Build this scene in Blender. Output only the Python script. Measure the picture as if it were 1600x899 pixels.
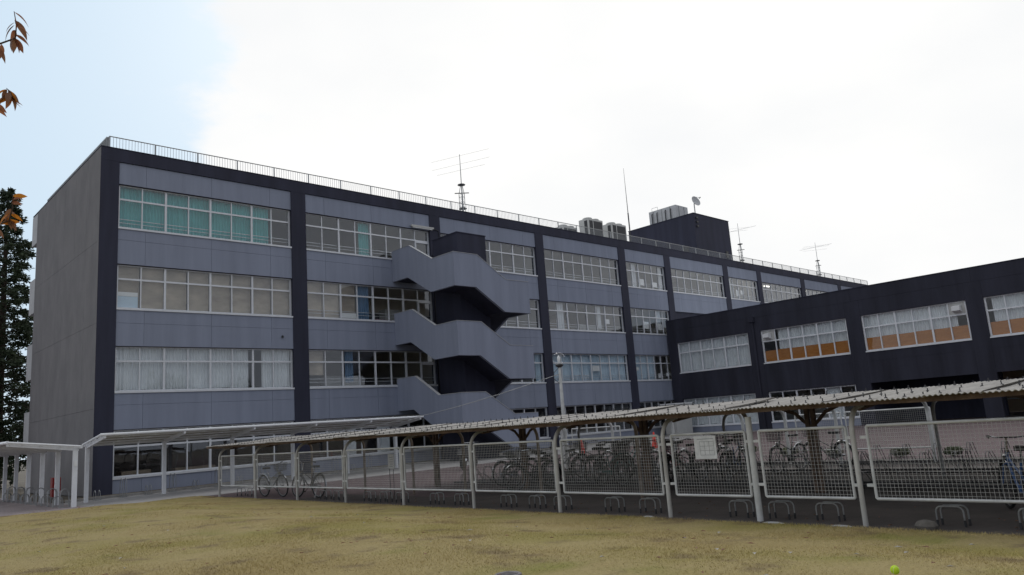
import bpy, math, random
import numpy as np
from mathutils import Vector, Matrix
R = math.radians
rng = random.Random(7)
scene = bpy.context.scene
for o in list(bpy.data.objects): bpy.data.objects.remove(o)
COL = scene.collection

# ------------------------------------------------------------------ camera
CAM_H = 1.7
yaw, pitch, roll = R(46.0395), R(10.281), R(-4.1663)
fw = Vector((math.cos(yaw)*math.cos(pitch), math.sin(yaw)*math.cos(pitch), math.sin(pitch)))
r0 = Vector((math.sin(yaw), -math.cos(yaw), 0)); u0 = r0.cross(fw)
rt = r0*math.cos(roll) + u0*math.sin(roll)
up = -r0*math.sin(roll) + u0*math.cos(roll)
cd = bpy.data.cameras.new('camera'); cam = bpy.data.objects.new('camera', cd); COL.objects.link(cam)
cam.matrix_world = Matrix(((rt.x, up.x, -fw.x, 0), (rt.y, up.y, -fw.y, 0), (rt.z, up.z, -fw.z, CAM_H), (0, 0, 0, 1)))
cd.sensor_width = 36; cd.lens = 1173.147/1600*36; cd.clip_start = 0.05; cd.clip_end = 3000
scene.camera = cam

# ------------------------------------------------------------------ world and sun
SUN_EL, SUN_AZ = 32, 62          # sun hidden by cloud behind the building (azimuth measured from +X towards +Y)
w = bpy.data.worlds.new('World'); scene.world = w; w.use_nodes = True
nt = w.node_tree; nt.nodes.clear()
def N(t, ty, **kw):
    n = t.nodes.new(ty)
    for k, v in kw.items(): setattr(n, k, v)
    return n
out = N(nt, 'ShaderNodeOutputWorld'); bg = N(nt, 'ShaderNodeBackground'); bg.inputs[1].default_value = 0.1
sky = N(nt, 'ShaderNodeTexSky', sky_type='NISHITA', sun_disc=False)
sky.sun_elevation = R(SUN_EL); sky.sun_rotation = R(90-SUN_AZ); sky.air_density = 1.2; sky.dust_density = 2.5; sky.ozone_density = 1.5
tc = N(nt, 'ShaderNodeTexCoord')
mp = N(nt, 'ShaderNodeMapping'); mp.inputs['Scale'].default_value = (1.0, 1.0, 2.2); mp.inputs['Location'].default_value = (0.35, -0.42, 0.2)
n1 = N(nt, 'ShaderNodeTexNoise'); n1.inputs['Scale'].default_value = 2.6; n1.inputs['Detail'].default_value = 7; n1.inputs['Roughness'].default_value = 0.52
nt.links.new(tc.outputs['Generated'], mp.inputs[0]); nt.links.new(mp.outputs[0], n1.inputs[0])
# open sky lies on the side away from the sun, cloud thickens towards it
dot = N(nt, 'ShaderNodeVectorMath', operation='DOT_PRODUCT'); dot.inputs[1].default_value = (-0.25, 0.86, 0.44)
nt.links.new(tc.outputs['Generated'], dot.inputs[0])
mr = N(nt, 'ShaderNodeMapRange', interpolation_type='SMOOTHSTEP'); mr.inputs[1].default_value = 0.64; mr.inputs[2].default_value = 0.87; mr.inputs[3].default_value = 0.42; mr.inputs[4].default_value = 0.0
nt.links.new(dot.outputs['Value'], mr.inputs[0])
nr = N(nt, 'ShaderNodeMapRange'); nr.inputs[1].default_value = 0.3; nr.inputs[2].default_value = 0.7; nr.inputs[3].default_value = 0.06; nr.inputs[4].default_value = 0.94; nt.links.new(n1.outputs[0], nr.inputs[0])
ad = N(nt, 'ShaderNodeMath', operation='ADD'); nt.links.new(nr.outputs[0], ad.inputs[0]); nt.links.new(mr.outputs[0], ad.inputs[1])
cr = N(nt, 'ShaderNodeMapRange', interpolation_type='SMOOTHSTEP'); cr.inputs[1].default_value = 0.40; cr.inputs[2].default_value = 0.60; cr.inputs[3].default_value = 0.0; cr.inputs[4].default_value = 1.0
nt.links.new(ad.outputs[0], cr.inputs[0])
n2 = N(nt, 'ShaderNodeTexNoise'); n2.inputs['Scale'].default_value = 2.3; n2.inputs['Detail'].default_value = 5
nt.links.new(mp.outputs[0], n2.inputs[0])
cc = N(nt, 'ShaderNodeValToRGB'); cc.color_ramp.elements[0].position = 0.3; cc.color_ramp.elements[0].color = (9.0, 9.15, 9.3, 1)
cc.color_ramp.elements[1].position = 0.62; cc.color_ramp.elements[1].color = (9.95, 9.95, 9.85, 1)
nt.links.new(n2.outputs[0], cc.inputs[0])
# thin veil over the open sky: pale blue
veil = N(nt, 'ShaderNodeMix', data_type='RGBA'); veil.inputs[0].default_value = 0.93; veil.inputs[7].default_value = (5.7, 7.3, 8.8, 1)
nt.links.new(sky.outputs[0], veil.inputs[6])
mx = N(nt, 'ShaderNodeMix', data_type='RGBA')
nt.links.new(cr.outputs[0], mx.inputs[0]); nt.links.new(veil.outputs[2], mx.inputs[6]); nt.links.new(cc.outputs[0], mx.inputs[7])
# cloud is thinner and brighter on the sun's side of the sky, duller away from it
sdot = N(nt, 'ShaderNodeVectorMath', operation='DOT_PRODUCT'); sdot.inputs[1].default_value = (math.cos(R(SUN_EL))*math.cos(R(SUN_AZ)), math.cos(R(SUN_EL))*math.sin(R(SUN_AZ)), math.sin(R(SUN_EL)))
nt.links.new(tc.outputs['Generated'], sdot.inputs[0])
sb = N(nt, 'ShaderNodeMapRange', interpolation_type='SMOOTHSTEP'); sb.inputs[1].default_value = -1.0; sb.inputs[2].default_value = 0.75
nt.links.new(sdot.outputs['Value'], sb.inputs[0])
tint = N(nt, 'ShaderNodeMix', data_type='RGBA'); tint.inputs[6].default_value = (0.37, 0.415, 0.50, 1); tint.inputs[7].default_value = (1.04, 1.035, 1.03, 1)
nt.links.new(sb.outputs[0], tint.inputs[0])
sc_ = N(nt, 'ShaderNodeVectorMath', operation='MULTIPLY'); nt.links.new(mx.outputs[2], sc_.inputs[0]); nt.links.new(tint.outputs[2], sc_.inputs[1])
nt.links.new(sc_.outputs[0], bg.inputs[0]); nt.links.new(bg.outputs[0], out.inputs[0])

sl = bpy.data.lights.new('sun', 'SUN'); so = bpy.data.objects.new('sun', sl); COL.objects.link(so)
sl.energy = 0.55; sl.angle = R(25); sl.color = (1, 0.95, 0.88)
sd = Vector((math.cos(R(SUN_EL))*math.cos(R(SUN_AZ)), math.cos(R(SUN_EL))*math.sin(R(SUN_AZ)), math.sin(R(SUN_EL))))
so.rotation_euler = sd.to_track_quat('Z', 'Y').to_euler(); so.location = (0, 0, 60)
scene.view_settings.view_transform = 'Standard'; scene.view_settings.look = 'None'
scene.view_settings.exposure = 0.0; scene.view_settings.gamma = 1.0; scene.view_settings.use_curve_mapping = False
scene.render.engine = 'CYCLES'
scene.cycles.transparent_max_bounces = 24; scene.cycles.max_bounces = 8

# ------------------------------------------------------------------ materials
MATS = {}
def mat(name, col, rough=0.7, metal=0.0, var=0.0, vscale=3.0, bump=0.0, bscale=40.0, stretch=(1, 1, 1), col2=None, trans=0.0, detail=6, spec=0.5):
    m = bpy.data.materials.new(name); m.use_nodes = True; t = m.node_tree; b = t.nodes['Principled BSDF']
    b.inputs['Roughness'].default_value = rough; b.inputs['Metallic'].default_value = metal
    b.inputs['Specular IOR Level'].default_value = spec
    b.inputs['Base Color'].default_value = (*col, 1)
    geo = N(t, 'ShaderNodeNewGeometry'); mpp = N(t, 'ShaderNodeMapping'); mpp.inputs['Scale'].default_value = stretch
    t.links.new(geo.outputs['Position'], mpp.inputs[0])
    if var or col2:
        n = N(t, 'ShaderNodeTexNoise'); n.inputs['Scale'].default_value = vscale; n.inputs['Detail'].default_value = detail; n.inputs['Roughness'].default_value = 0.62
        t.links.new(mpp.outputs[0], n.inputs[0])
        r = N(t, 'ShaderNodeValToRGB'); r.color_ramp.elements[0].position = 0.32; r.color_ramp.elements[1].position = 0.68
        c2 = col2 or tuple(c*(1+var) for c in col); c1 = col if col2 else tuple(c*(1-var) for c in col)
        r.color_ramp.elements[0].color = (*c1, 1); r.color_ramp.elements[1].color = (*c2, 1)
        t.links.new(n.outputs[0], r.inputs[0]); t.links.new(r.outputs[0], b.inputs['Base Color'])
        rr = N(t, 'ShaderNodeMapRange'); rr.inputs[3].default_value = max(0.02, rough-0.1); rr.inputs[4].default_value = min(1, rough+0.1)
        t.links.new(n.outputs[0], rr.inputs[0]); t.links.new(rr.outputs[0], b.inputs['Roughness'])
    if bump:
        n = N(t, 'ShaderNodeTexNoise'); n.inputs['Scale'].default_value = bscale; n.inputs['Detail'].default_value = 4
        t.links.new(geo.outputs['Position'], n.inputs[0])
        bm_ = N(t, 'ShaderNodeBump'); bm_.inputs['Strength'].default_value = bump; bm_.inputs['Distance'].default_value = 0.01
        t.links.new(n.outputs[0], bm_.inputs['Height']); t.links.new(bm_.outputs[0], b.inputs['Normal'])
    if trans:
        tr = N(t, 'ShaderNodeBsdfTranslucent'); tr.inputs[0].default_value = (*(col2 or col), 1)
        ms = N(t, 'ShaderNodeMixShader'); ms.inputs[0].default_value = trans
        o_ = t.nodes['Material Output']
        t.links.new(b.outputs[0], ms.inputs[1]); t.links.new(tr.outputs[0], ms.inputs[2]); t.links.new(ms.outputs[0], o_.inputs[0])
    MATS[name] = m
    return m
mat('grey_paint', (0.242, 0.269, 0.350), 0.78, spec=0.25, var=0.10, vscale=1.1, bump=0.25, bscale=60, stretch=(1.6, 1.6, 0.13), detail=8)
mat('navy_paint', (0.037, 0.039, 0.062), 0.75, spec=0.2, var=0.22, vscale=1.0, bump=0.25, bscale=60, stretch=(1.6, 1.6, 0.15), detail=8)
mat('wing_paint', (0.034, 0.035, 0.051), 0.75, spec=0.2, var=0.28, vscale=0.8, bump=0.3, bscale=50, stretch=(1.5, 1.5, 0.18), detail=8)
mat('end_concrete', (0.150, 0.148, 0.156), 0.88, spec=0.2, bump=0.35, bscale=45, col2=(0.205, 0.20, 0.208), vscale=1.0, stretch=(1, 1.0, 0.5), detail=9)
mat('pale_concrete', (0.42, 0.43, 0.45), 0.85, var=0.1, vscale=1.5, bump=0.2)
mat('aluminium', (0.62, 0.64, 0.68), 0.42, metal=0.15, var=0.06, vscale=4)
mat('white_steel', (0.72, 0.74, 0.78), 0.4, var=0.06, vscale=3)
mat('fence_white', (0.42, 0.43, 0.43), 0.5, col2=(0.58, 0.59, 0.59), vscale=5, bump=0.2)
mat('wire', (0.42, 0.42, 0.41), 0.5, var=0.2, vscale=3)
mat('post_rust', (0.16, 0.105, 0.075), 0.8, col2=(0.36, 0.32, 0.27), vscale=5, bump=0.4)
mat('post_worn', (0.30, 0.29, 0.27), 0.6, col2=(0.50, 0.495, 0.475), vscale=4, stretch=(1, 1, 0.5), bump=0.3)
mat('rust_steel', (0.075, 0.045, 0.032), 0.85, col2=(0.17, 0.12, 0.09), vscale=6, bump=0.5)
mat('galvanised', (0.30, 0.31, 0.32), 0.42, metal=0.6, var=0.2, vscale=8)
mat('rack_metal', (0.13, 0.13, 0.135), 0.4, metal=0.6, var=0.3, vscale=6)
mat('dark_steel', (0.05, 0.05, 0.055), 0.5, metal=0.4, var=0.2, vscale=8)
mat('slate_sheet', (0.27, 0.255, 0.24), 0.9, col2=(0.45, 0.43, 0.405), vscale=2.2, bump=0.4, bscale=30, stretch=(0.7, 2.5, 1))
mat('asphalt', (0.050, 0.043, 0.042), 0.92, col2=(0.092, 0.078, 0.074), vscale=1.6, bump=0.6, bscale=120, detail=10)
mat('concrete_path', (0.27, 0.265, 0.27), 0.9, col2=(0.36, 0.35, 0.35), vscale=1.3, bump=0.4, bscale=80, detail=9)
mat('soil_edge', (0.085, 0.07, 0.05), 0.95, var=0.3, vscale=6, bump=0.6)
mat('kerb', (0.30, 0.29, 0.28), 0.9, var=0.2, vscale=4, bump=0.4)
mat('earth', (0.10, 0.085, 0.065), 0.95, var=0.3, vscale=0.4, bump=0.4)
mat('room_wall', (0.58, 0.56, 0.52), 0.9, var=0.05, vscale=1)
mat('room_shade', (0.10, 0.09, 0.085), 0.9, var=0.3, vscale=1)  # dimness of the ground floor rooms put into the wall colour
mat('room_floor', (0.25, 0.20, 0.15), 0.6, var=0.1, vscale=2)
mat('room_ceiling', (0.78, 0.77, 0.73), 0.95)
mat('curtain_teal', (0.13, 0.50, 0.49), 0.9, var=0.1, vscale=2, trans=0.12)
mat('curtain_white', (0.80, 0.83, 0.86), 0.9, var=0.06, vscale=2, trans=0.12)
mat('curtain_pale_blue', (0.62, 0.76, 0.88), 0.9, var=0.06, vscale=2, trans=0.12)
mat('curtain_blue', (0.16, 0.27, 0.42), 0.9, var=0.1, vscale=2, trans=0.12)
mat('blind_brown', (0.34, 0.29, 0.235), 0.9, col2=(0.58, 0.50, 0.40), vscale=0.9, stretch=(1, 1, 2), trans=0.12)
mat('board_brown', (0.36, 0.135, 0.026), 0.75, col2=(0.46, 0.19, 0.045), vscale=3, stretch=(1, 1, 4))
mat('paper', (0.75, 0.76, 0.77), 0.9)
mat('sign_grey', (0.50, 0.51, 0.52), 0.85, col2=(0.64, 0.65, 0.66), vscale=14)
mat('ink', (0.16, 0.17, 0.18), 0.9)
mat('black_plastic', (0.02, 0.02, 0.022), 0.5)
mat('rubber', (0.022, 0.022, 0.023), 0.8)
mat('chrome', (0.45, 0.46, 0.48), 0.25, metal=1.0)
mat('rim_metal', (0.20, 0.20, 0.21), 0.4, metal=0.7)
mat('silver_frame', (0.25, 0.27, 0.28), 0.35, metal=0.5)
mat('black_frame', (0.03, 0.03, 0.034), 0.35)
mat('blue_frame', (0.05, 0.12, 0.30), 0.35)
mat('red_frame', (0.30, 0.04, 0.04), 0.35)
mat('teal_frame', (0.08, 0.20, 0.20), 0.35)
mat('cone_red', (0.72, 0.05, 0.03), 0.55, var=0.08, vscale=8)
mat('red_paint', (0.30, 0.02, 0.02), 0.4)
mat('ac_white', (0.48, 0.48, 0.47), 0.55, var=0.06, vscale=3)
mat('ac_fin', (0.045, 0.045, 0.05), 0.6, metal=0.4)
mat('tank_grey', (0.50, 0.51, 0.53), 0.7, var=0.1, vscale=2)
mat('bark', (0.07, 0.052, 0.042), 0.95, var=0.3, vscale=9, bump=0.8, stretch=(1, 1, 0.3))
mat('needle', (0.016, 0.030, 0.014), 0.8, col2=(0.045, 0.065, 0.030), vscale=1.6, trans=0.15)
mat('leaf_dark', (0.025, 0.04, 0.018), 0.7, col2=(0.075, 0.085, 0.035), vscale=1.5, trans=0.2)
mat('leaf_red', (0.24, 0.085, 0.05), 0.6, col2=(0.34, 0.14, 0.07), vscale=9, trans=0.35)
mat('leaf_orange', (0.45, 0.13, 0.02), 0.6, col2=(0.55, 0.22, 0.03), vscale=9, trans=0.4)
mat('leaf_brown', (0.17, 0.09, 0.06), 0.7, col2=(0.27, 0.14, 0.085), vscale=9, trans=0.3)
mat('ball_felt', (0.50, 0.72, 0.03), 0.95, var=0.08, vscale=60, bump=0.6, bscale=300)
mat('ball_seam', (0.75, 0.78, 0.65), 0.8)
mat('iron', (0.14, 0.13, 0.135), 0.7, var=0.25, vscale=20, bump=0.5)
mat('stone', (0.12, 0.11, 0.10), 0.9, var=0.25, vscale=8, bump=0.6)
mat('car_white', (0.62, 0.63, 0.65), 0.25)
mat('house_wall', (0.50, 0.53, 0.58), 0.85, var=0.05)
mat('house_roof', (0.20, 0.25, 0.36), 0.7, var=0.1)
mat('warm_wall', (0.62, 0.50, 0.36), 0.8, var=0.1, vscale=2)
# pale polycarbonate roof sheet
m = mat('polycarbonate', (0.34, 0.32, 0.29), 0.5, var=0.08, vscale=1.2, trans=0.35)
# emitters: lit tubes
for nm, c, s in (('tube_light', (1, 0.97, 0.9), 3.0),):
    m = bpy.data.materials.new(nm); m.use_nodes = True
    b = m.node_tree.nodes['Principled BSDF']; b.inputs['Emission Color'].default_value = (*c, 1); b.inputs['Emission Strength'].default_value = s; MATS[nm] = m
# glass: fresnel mix of clear and mirror with slightly wavy surface
def glass(name, tint, ior=1.55, wav=0.06):
    m = bpy.data.materials.new(name); m.use_nodes = True; t = m.node_tree; t.nodes.clear()
    o_ = N(t, 'ShaderNodeOutputMaterial'); ms = N(t, 'ShaderNodeMixShader'); tr = N(t, 'ShaderNodeBsdfTransparent'); gl = N(t, 'ShaderNodeBsdfGlossy')
    tr.inputs[0].default_value = (*tint, 1); gl.inputs['Roughness'].default_value = 0.015; gl.inputs[0].default_value = (0.95, 0.96, 1, 1)
    fr = N(t, 'ShaderNodeFresnel'); geo = N(t, 'ShaderNodeNewGeometry')
    io = N(t, 'ShaderNodeMapRange'); io.inputs[3].default_value = ior; io.inputs[4].default_value = 1/ior     # same mirror share on the way in and out
    t.links.new(geo.outputs['Backfacing'], io.inputs[0]); t.links.new(io.outputs[0], fr.inputs[0])
    geo = N(t, 'ShaderNodeNewGeometry'); n = N(t, 'ShaderNodeTexNoise'); n.inputs['Scale'].default_value = 0.9; n.inputs['Detail'].default_value = 1
    bm_ = N(t, 'ShaderNodeBump'); bm_.inputs['Strength'].default_value = wav; bm_.inputs['Distance'].default_value = 0.05
    t.links.new(geo.outputs['Position'], n.inputs[0]); t.links.new(n.outputs[0], bm_.inputs['Height'])
    t.links.new(bm_.outputs[0], gl.inputs['Normal'])
    t.links.new(fr.outputs[0], ms.inputs[0]); t.links.new(tr.outputs[0], ms.inputs[1]); t.links.new(gl.outputs[0], ms.inputs[2]); t.links.new(ms.outputs[0], o_.inputs[0])
    MATS[name] = m
glass('glass', (0.96, 0.97, 0.97), 1.62); glass('wing_glass', (0.96, 0.97, 0.97), 1.40); glass('globe_glass', (0.97, 0.97, 0.97), 1.3, 0.0)
# block paving
def brick_mat(name, c1, c2, mort, sx, sy):
    m = bpy.data.materials.new(name); m.use_nodes = True; t = m.node_tree; b = t.nodes['Principled BSDF']; b.inputs['Roughness'].default_value = 0.9
    geo = N(t, 'ShaderNodeNewGeometry'); br = N(t, 'ShaderNodeTexBrick'); br.inputs['Scale'].default_value = 1
    br.inputs['Brick Width'].default_value = sx; br.inputs['Row Height'].default_value = sy; br.inputs['Mortar Size'].default_value = 0.006
    br.inputs['Color1'].default_value = (*c1, 1); br.inputs['Color2'].default_value = (*c2, 1); br.inputs['Mortar'].default_value = (*mort, 1)
    t.links.new(geo.outputs['Position'], br.inputs[0])
    n = N(t, 'ShaderNodeTexNoise'); n.inputs['Scale'].default_value = 0.8; n.inputs['Detail'].default_value = 8; t.links.new(geo.outputs['Position'], n.inputs[0])
    mr_ = N(t, 'ShaderNodeMapRange'); mr_.inputs[3].default_value = 0.7; mr_.inputs[4].default_value = 1.2; t.links.new(n.outputs[0], mr_.inputs[0])
    mm = N(t, 'ShaderNodeVectorMath', operation='SCALE'); t.links.new(br.outputs[0], mm.inputs[0]); t.links.new(mr_.outputs[0], mm.inputs[3])
    t.links.new(mm.outputs[0], b.inputs['Base Color'])
    bm_ = N(t, 'ShaderNodeBump'); bm_.inputs['Strength'].default_value = 0.4; bm_.inputs['Distance'].default_value = 0.01; bm_.invert = True
    t.links.new(br.outputs['Fac'], bm_.inputs['Height']); t.links.new(bm_.outputs[0], b.inputs['Normal']); MATS[name] = m
brick_mat('pink_blocks', (0.108, 0.074, 0.078), (0.138, 0.098, 0.103), (0.072, 0.055, 0.058), 0.2, 0.1)
brick_mat('grey_blocks', (0.27, 0.23, 0.235), (0.33, 0.275, 0.28), (0.18, 0.16, 0.16), 0.3, 0.3)
# lawn: straw with green patches
def lawn_mat(name, gain):
    m = bpy.data.materials.new(name); m.use_nodes = True; t = m.node_tree; b = t.nodes['Principled BSDF']; b.inputs['Roughness'].default_value = 0.95; b.inputs['Specular IOR Level'].default_value = 0.15
    geo = N(t, 'ShaderNodeNewGeometry')
    def noise(s, d, off=0):
        mpp = N(t, 'ShaderNodeMapping'); mpp.inputs['Location'].default_value = (off, off*0.7, 0); mpp.inputs['Scale'].default_value = (1, 1, 0)
        n = N(t, 'ShaderNodeTexNoise'); n.inputs['Scale'].default_value = s; n.inputs['Detail'].default_value = d; n.inputs['Roughness'].default_value = 0.6
        t.links.new(geo.outputs['Position'], mpp.inputs[0]); t.links.new(mpp.outputs[0], n.inputs[0]); return n
    a = noise(0.35, 6, 3.1); r1 = N(t, 'ShaderNodeValToRGB'); e = r1.color_ramp.elements
    e[0].position = 0.36; e[0].color = (0.318*gain, 0.250*gain, 0.112*gain, 1); e[1].position = 0.62; e[1].color = (0.295*gain, 0.250*gain, 0.092*gain, 1)
    x = e.new(0.5); x.color = (0.355*gain, 0.288*gain, 0.138*gain, 1)
    t.links.new(a.outputs[0], r1.inputs[0])
    g = noise(0.55, 5, 11.7); r2 = N(t, 'ShaderNodeMapRange', interpolation_type='SMOOTHSTEP'); r2.inputs[1].default_value = 0.54; r2.inputs[2].default_value = 0.74; r2.inputs[4].default_value = 0.62
    t.links.new(g.outputs[0], r2.inputs[0])
    mx_ = N(t, 'ShaderNodeMix', data_type='RGBA'); mx_.inputs[7].default_value = (0.195*gain, 0.205*gain, 0.045*gain, 1)
    t.links.new(r2.outputs[0], mx_.inputs[0]); t.links.new(r1.outputs[0], mx_.inputs[6])
    d = noise(1.3, 7, 5.5); r3 = N(t, 'ShaderNodeMapRange', interpolation_type='SMOOTHSTEP'); r3.inputs[1].default_value = 0.52; r3.inputs[2].default_value = 0.68; r3.inputs[4].default_value = 0.75
    t.links.new(d.outputs[0], r3.inputs[0])
    mx2 = N(t, 'ShaderNodeMix', data_type='RGBA'); mx2.inputs[7].default_value = (0.195*gain, 0.145*gain, 0.085*gain, 1)
    t.links.new(r3.outputs[0], mx2.inputs[0]); t.links.new(mx_.outputs[2], mx2.inputs[6])
    f = noise(26, 4); r4 = N(t, 'ShaderNodeMapRange'); r4.inputs[1].default_value = 0.25; r4.inputs[2].default_value = 0.75; r4.inputs[3].default_value = 0.78; r4.inputs[4].default_value = 1.2
    t.links.new(f.outputs[0], r4.inputs[0])
    sc = N(t, 'ShaderNodeVectorMath', operation='SCALE'); t.links.new(mx2.outputs[2], sc.inputs[0]); t.links.new(r4.outputs[0], sc.inputs[3])
    t.links.new(sc.outputs[0], b.inputs['Base Color']); MATS[name] = m
lawn_mat('lawn_soil', 0.85); lawn_mat('grass_blade', 1.3)

# ------------------------------------------------------------------ mesh helpers
class MB:
    def __init__(s): s.v = []; s.f = []
    def add(s, vs, fs):
        n = len(s.v); s.v += [tuple(v) for v in vs]; s.f += [tuple(i+n for i in f) for f in fs]; return s
    def box(s, x0, x1, y0, y1, z0, z1):
        return s.add([(x0, y0, z0), (x1, y0, z0), (x1, y1, z0), (x0, y1, z0), (x0, y0, z1), (x1, y0, z1), (x1, y1, z1), (x0, y1, z1)],
                     [(0, 3, 2, 1), (4, 5, 6, 7), (0, 1, 5, 4), (1, 2, 6, 5), (2, 3, 7, 6), (3, 0, 4, 7)])
    def prism(s, poly, axis, a, b):
        """poly: list of 2D points, extruded along axis from a to b"""
        n = len(poly)
        def P(p, t): return {'x': (t, p[0], p[1]), 'y': (p[0], t, p[1]), 'z': (p[0], p[1], t)}[axis]
        vs = [P(p, a) for p in poly]+[P(p, b) for p in poly]
        return s.add(vs, [tuple(range(n)), tuple(range(2*n-1, n-1, -1))]+[(i, i+n, (i+1) % n+n, (i+1) % n) for i in range(n)])
    def tube(s, pts, r, k=8, cap=True):
        pts = [Vector(p) for p in pts]; n = len(pts); rs = r if isinstance(r, (list, tuple)) else [r]*n
        rings = []; prev = None
        for i, p in enumerate(pts):
            d = (pts[min(i+1, n-1)]-pts[max(i-1, 0)]).normalized()
            if prev is None:
                a = Vector((0, 0, 1)) if abs(d.z) < 0.9 else Vector((1, 0, 0)); prev = d.cross(a).normalized()
            else:
                prev = (prev-d*prev.dot(d)).normalized()
            q = d.cross(prev); rings.append([p+(prev*math.cos(2*math.pi*j/k)+q*math.sin(2*math.pi*j/k))*rs[i] for j in range(k)])
        vs = [v for rg in rings for v in rg]; fs = []
        for i in range(n-1):
            for j in range(k): fs.append((i*k+j, i*k+(j+1) % k, (i+1)*k+(j+1) % k, (i+1)*k+j))
        if cap: fs += [tuple(range(k-1, -1, -1)), tuple((n-1)*k+j for j in range(k))]
        return s.add(vs, fs)
    def lathe(s, prof, k=16, c=(0, 0, 0)):
        vs = []; fs = []; n = len(prof)
        for r, z in prof:
            for j in range(k): vs.append((c[0]+r*math.cos(2*math.pi*j/k), c[1]+r*math.sin(2*math.pi*j/k), c[2]+z))
        for i in range(n-1):
            for j in range(k): fs.append((i*k+j, i*k+(j+1) % k, (i+1)*k+(j+1) % k, (i+1)*k+j))
        fs += [tuple(range(k-1, -1, -1)), tuple((n-1)*k+j for j in range(k))]
        return s.add(vs, fs)
    def torus(s, c, R_, r, ax='y', k=24, kk=6, a0=0, a1=2*math.pi):
        full = abs(a1-a0-2*math.pi) < 1e-6; n = k if full else k+1; vs = []; fs = []
        for i in range(n):
            a = a0+(a1-a0)*i/k
            for j in range(kk):
                b = 2*math.pi*j/kk; rr = R_+r*math.cos(b); h = r*math.sin(b); ca, sa = math.cos(a)*rr, math.sin(a)*rr
                vs.append({'y': (c[0]+ca, c[1]+h, c[2]+sa), 'x': (c[0]+h, c[1]+ca, c[2]+sa), 'z': (c[0]+ca, c[1]+sa, c[2]+h)}[ax])
        for i in range(k):
            for j in range(kk):
                i2 = (i+1) % n; fs.append((i*kk+j, i*kk+(j+1) % kk, i2*kk+(j+1) % kk, i2*kk+j))
        return s.add(vs, fs)
    def mesh(s, name, material, smooth=False):
        me = bpy.data.meshes.new(name); me.from_pydata(s.v, [], s.f); me.materials.append(MATS[material]); me.update()
        if smooth:
            me.polygons.foreach_set('use_smooth', [True]*len(me.polygons))
            try: me.set_sharp_from_angle(angle=R(40))
            except Exception: pass
        return me
    def build(s, name, material, parent=None, smooth=False, **props):
        return link(name, s.mesh(name, material, smooth), parent, **props)
def link(name, me, parent=None, loc=None, **props):
    o = bpy.data.objects.new(name, me); COL.objects.link(o)
    if parent is not None: o.parent = parent
    if loc is not None: o.location = loc
    for k, v in props.items(): o[k] = v
    return o
def thing(name, label, cat, loc=(0, 0, 0), rz=0, group=None):
    o = bpy.data.objects.new(name, None); COL.objects.link(o); o.location = loc; o.rotation_euler = (0, 0, rz)
    o.empty_display_size = 0.2; o['label'] = label; o['category'] = cat
    if group: o['group'] = group
    return o
def tag(o, label, cat, group=None):
    o['label'] = label; o['category'] = cat
    if group: o['group'] = group
    return o
def copy_tree(o, parent=None):
    c = o.copy(); COL.objects.link(c)
    if parent is not None: c.parent = parent
    for ch in KIDS.get(o.name, []): copy_tree(ch, c)
    return c
def kids(o):
    """remember the children tree once so that copies are quick"""
    ch = [c for c in COL.objects if c.parent == o]
    if ch: KIDS[o.name] = ch
    for c in ch: kids(c)
KIDS = {}
BOXC = {}
def shared_box(dx, dy, dz, material, bev=0.0):
    key = (round(dx, 3), round(dy, 3), round(dz, 3), material)
    if key not in BOXC: BOXC[key] = MB().box(0, dx, 0, dy, 0, dz).mesh('block', material)
    return BOXC[key]
def lbox(name, parent, x0, x1, y0, y1, z0, z1, material, **props):
    return link(name, shared_box(x1-x0, y1-y0, z1-z0, material), parent, (x0, y0, z0), **props)
def struct(name, mb, material, **kw): return mb.build(name, material, kind='structure', **kw)

# ------------------------------------------------------------------ ground
def lawn_h(x, y):
    d = min(10.32-x, 27.15-y)
    if d < 0: return 0.0
    t = min(1, d/5.0); t = t*t*(3-2*t)
    return 0.025+0.33*t+0.02*math.sin(x*0.9+1)*math.sin(y*0.7)*t
struct('ground', MB().box(-400, 500, -400, 600, -0.5, -0.03), 'earth')
struct('courtyard_paving', MB().box(10.35, 80, -40, 27.2, -0.2, -0.012), 'pink_blocks')
struct('asphalt_yard', MB().add([(10.35, -40, -0.004), (22.4, -40, -0.004), (22.4, 15.5, -0.004), (10.35, 15.5, -0.004)], [(0, 1, 2, 3)]), 'asphalt')
struct('asphalt_strip', MB().add([(10.35, 15.5, -0.006), (12.2, 15.5, -0.006), (12.2, 21.0, -0.006), (10.35, 21.0, -0.006)], [(0, 1, 2, 3)]), 'asphalt')
struct('walkway', MB().box(-30, 50.1, 27.2, 32.6, -0.2, 0.0), 'concrete_path')
struct('forecourt_paving', MB().add([(-40, 27.25, 0.004), (7.35, 27.25, 0.004), (7.35, 33.5, 0.004), (7.3, 70, 0.004), (-40, 70, 0.004)], [(0, 1, 2, 3, 4)]), 'grey_blocks')
struct('gravel_bed', MB().box(7.6, 50.0, 32.75, 34.78, -0.2, 0.03), 'earth')
struct('kerb', MB().box(7.6, 50.0, 32.6, 32.75, -0.2, 0.09), 'kerb')
struct('lawn_kerb', MB().box(10.32, 10.42, -30, 27.15, -0.2, 0.01), 'soil_edge')
# lawn
xs = [10.32-i*0.3 for i in range(46)]+[-6, -10, -20, -40]; ys = [27.15-i*0.3 for i in range(105)]+[-8, -15, -30]
mb = MB(); nx, ny = len(xs), len(ys)
vs = [(x, y, lawn_h(x, y)) for x in xs for y in ys]
fs = [(i*ny+j, (i+1)*ny+j, (i+1)*ny+j+1, i*ny+j+1) for i in range(nx-1) for j in range(ny-1)]
struct('lawn', mb.add(vs, fs), 'lawn_soil', smooth=True)
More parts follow.
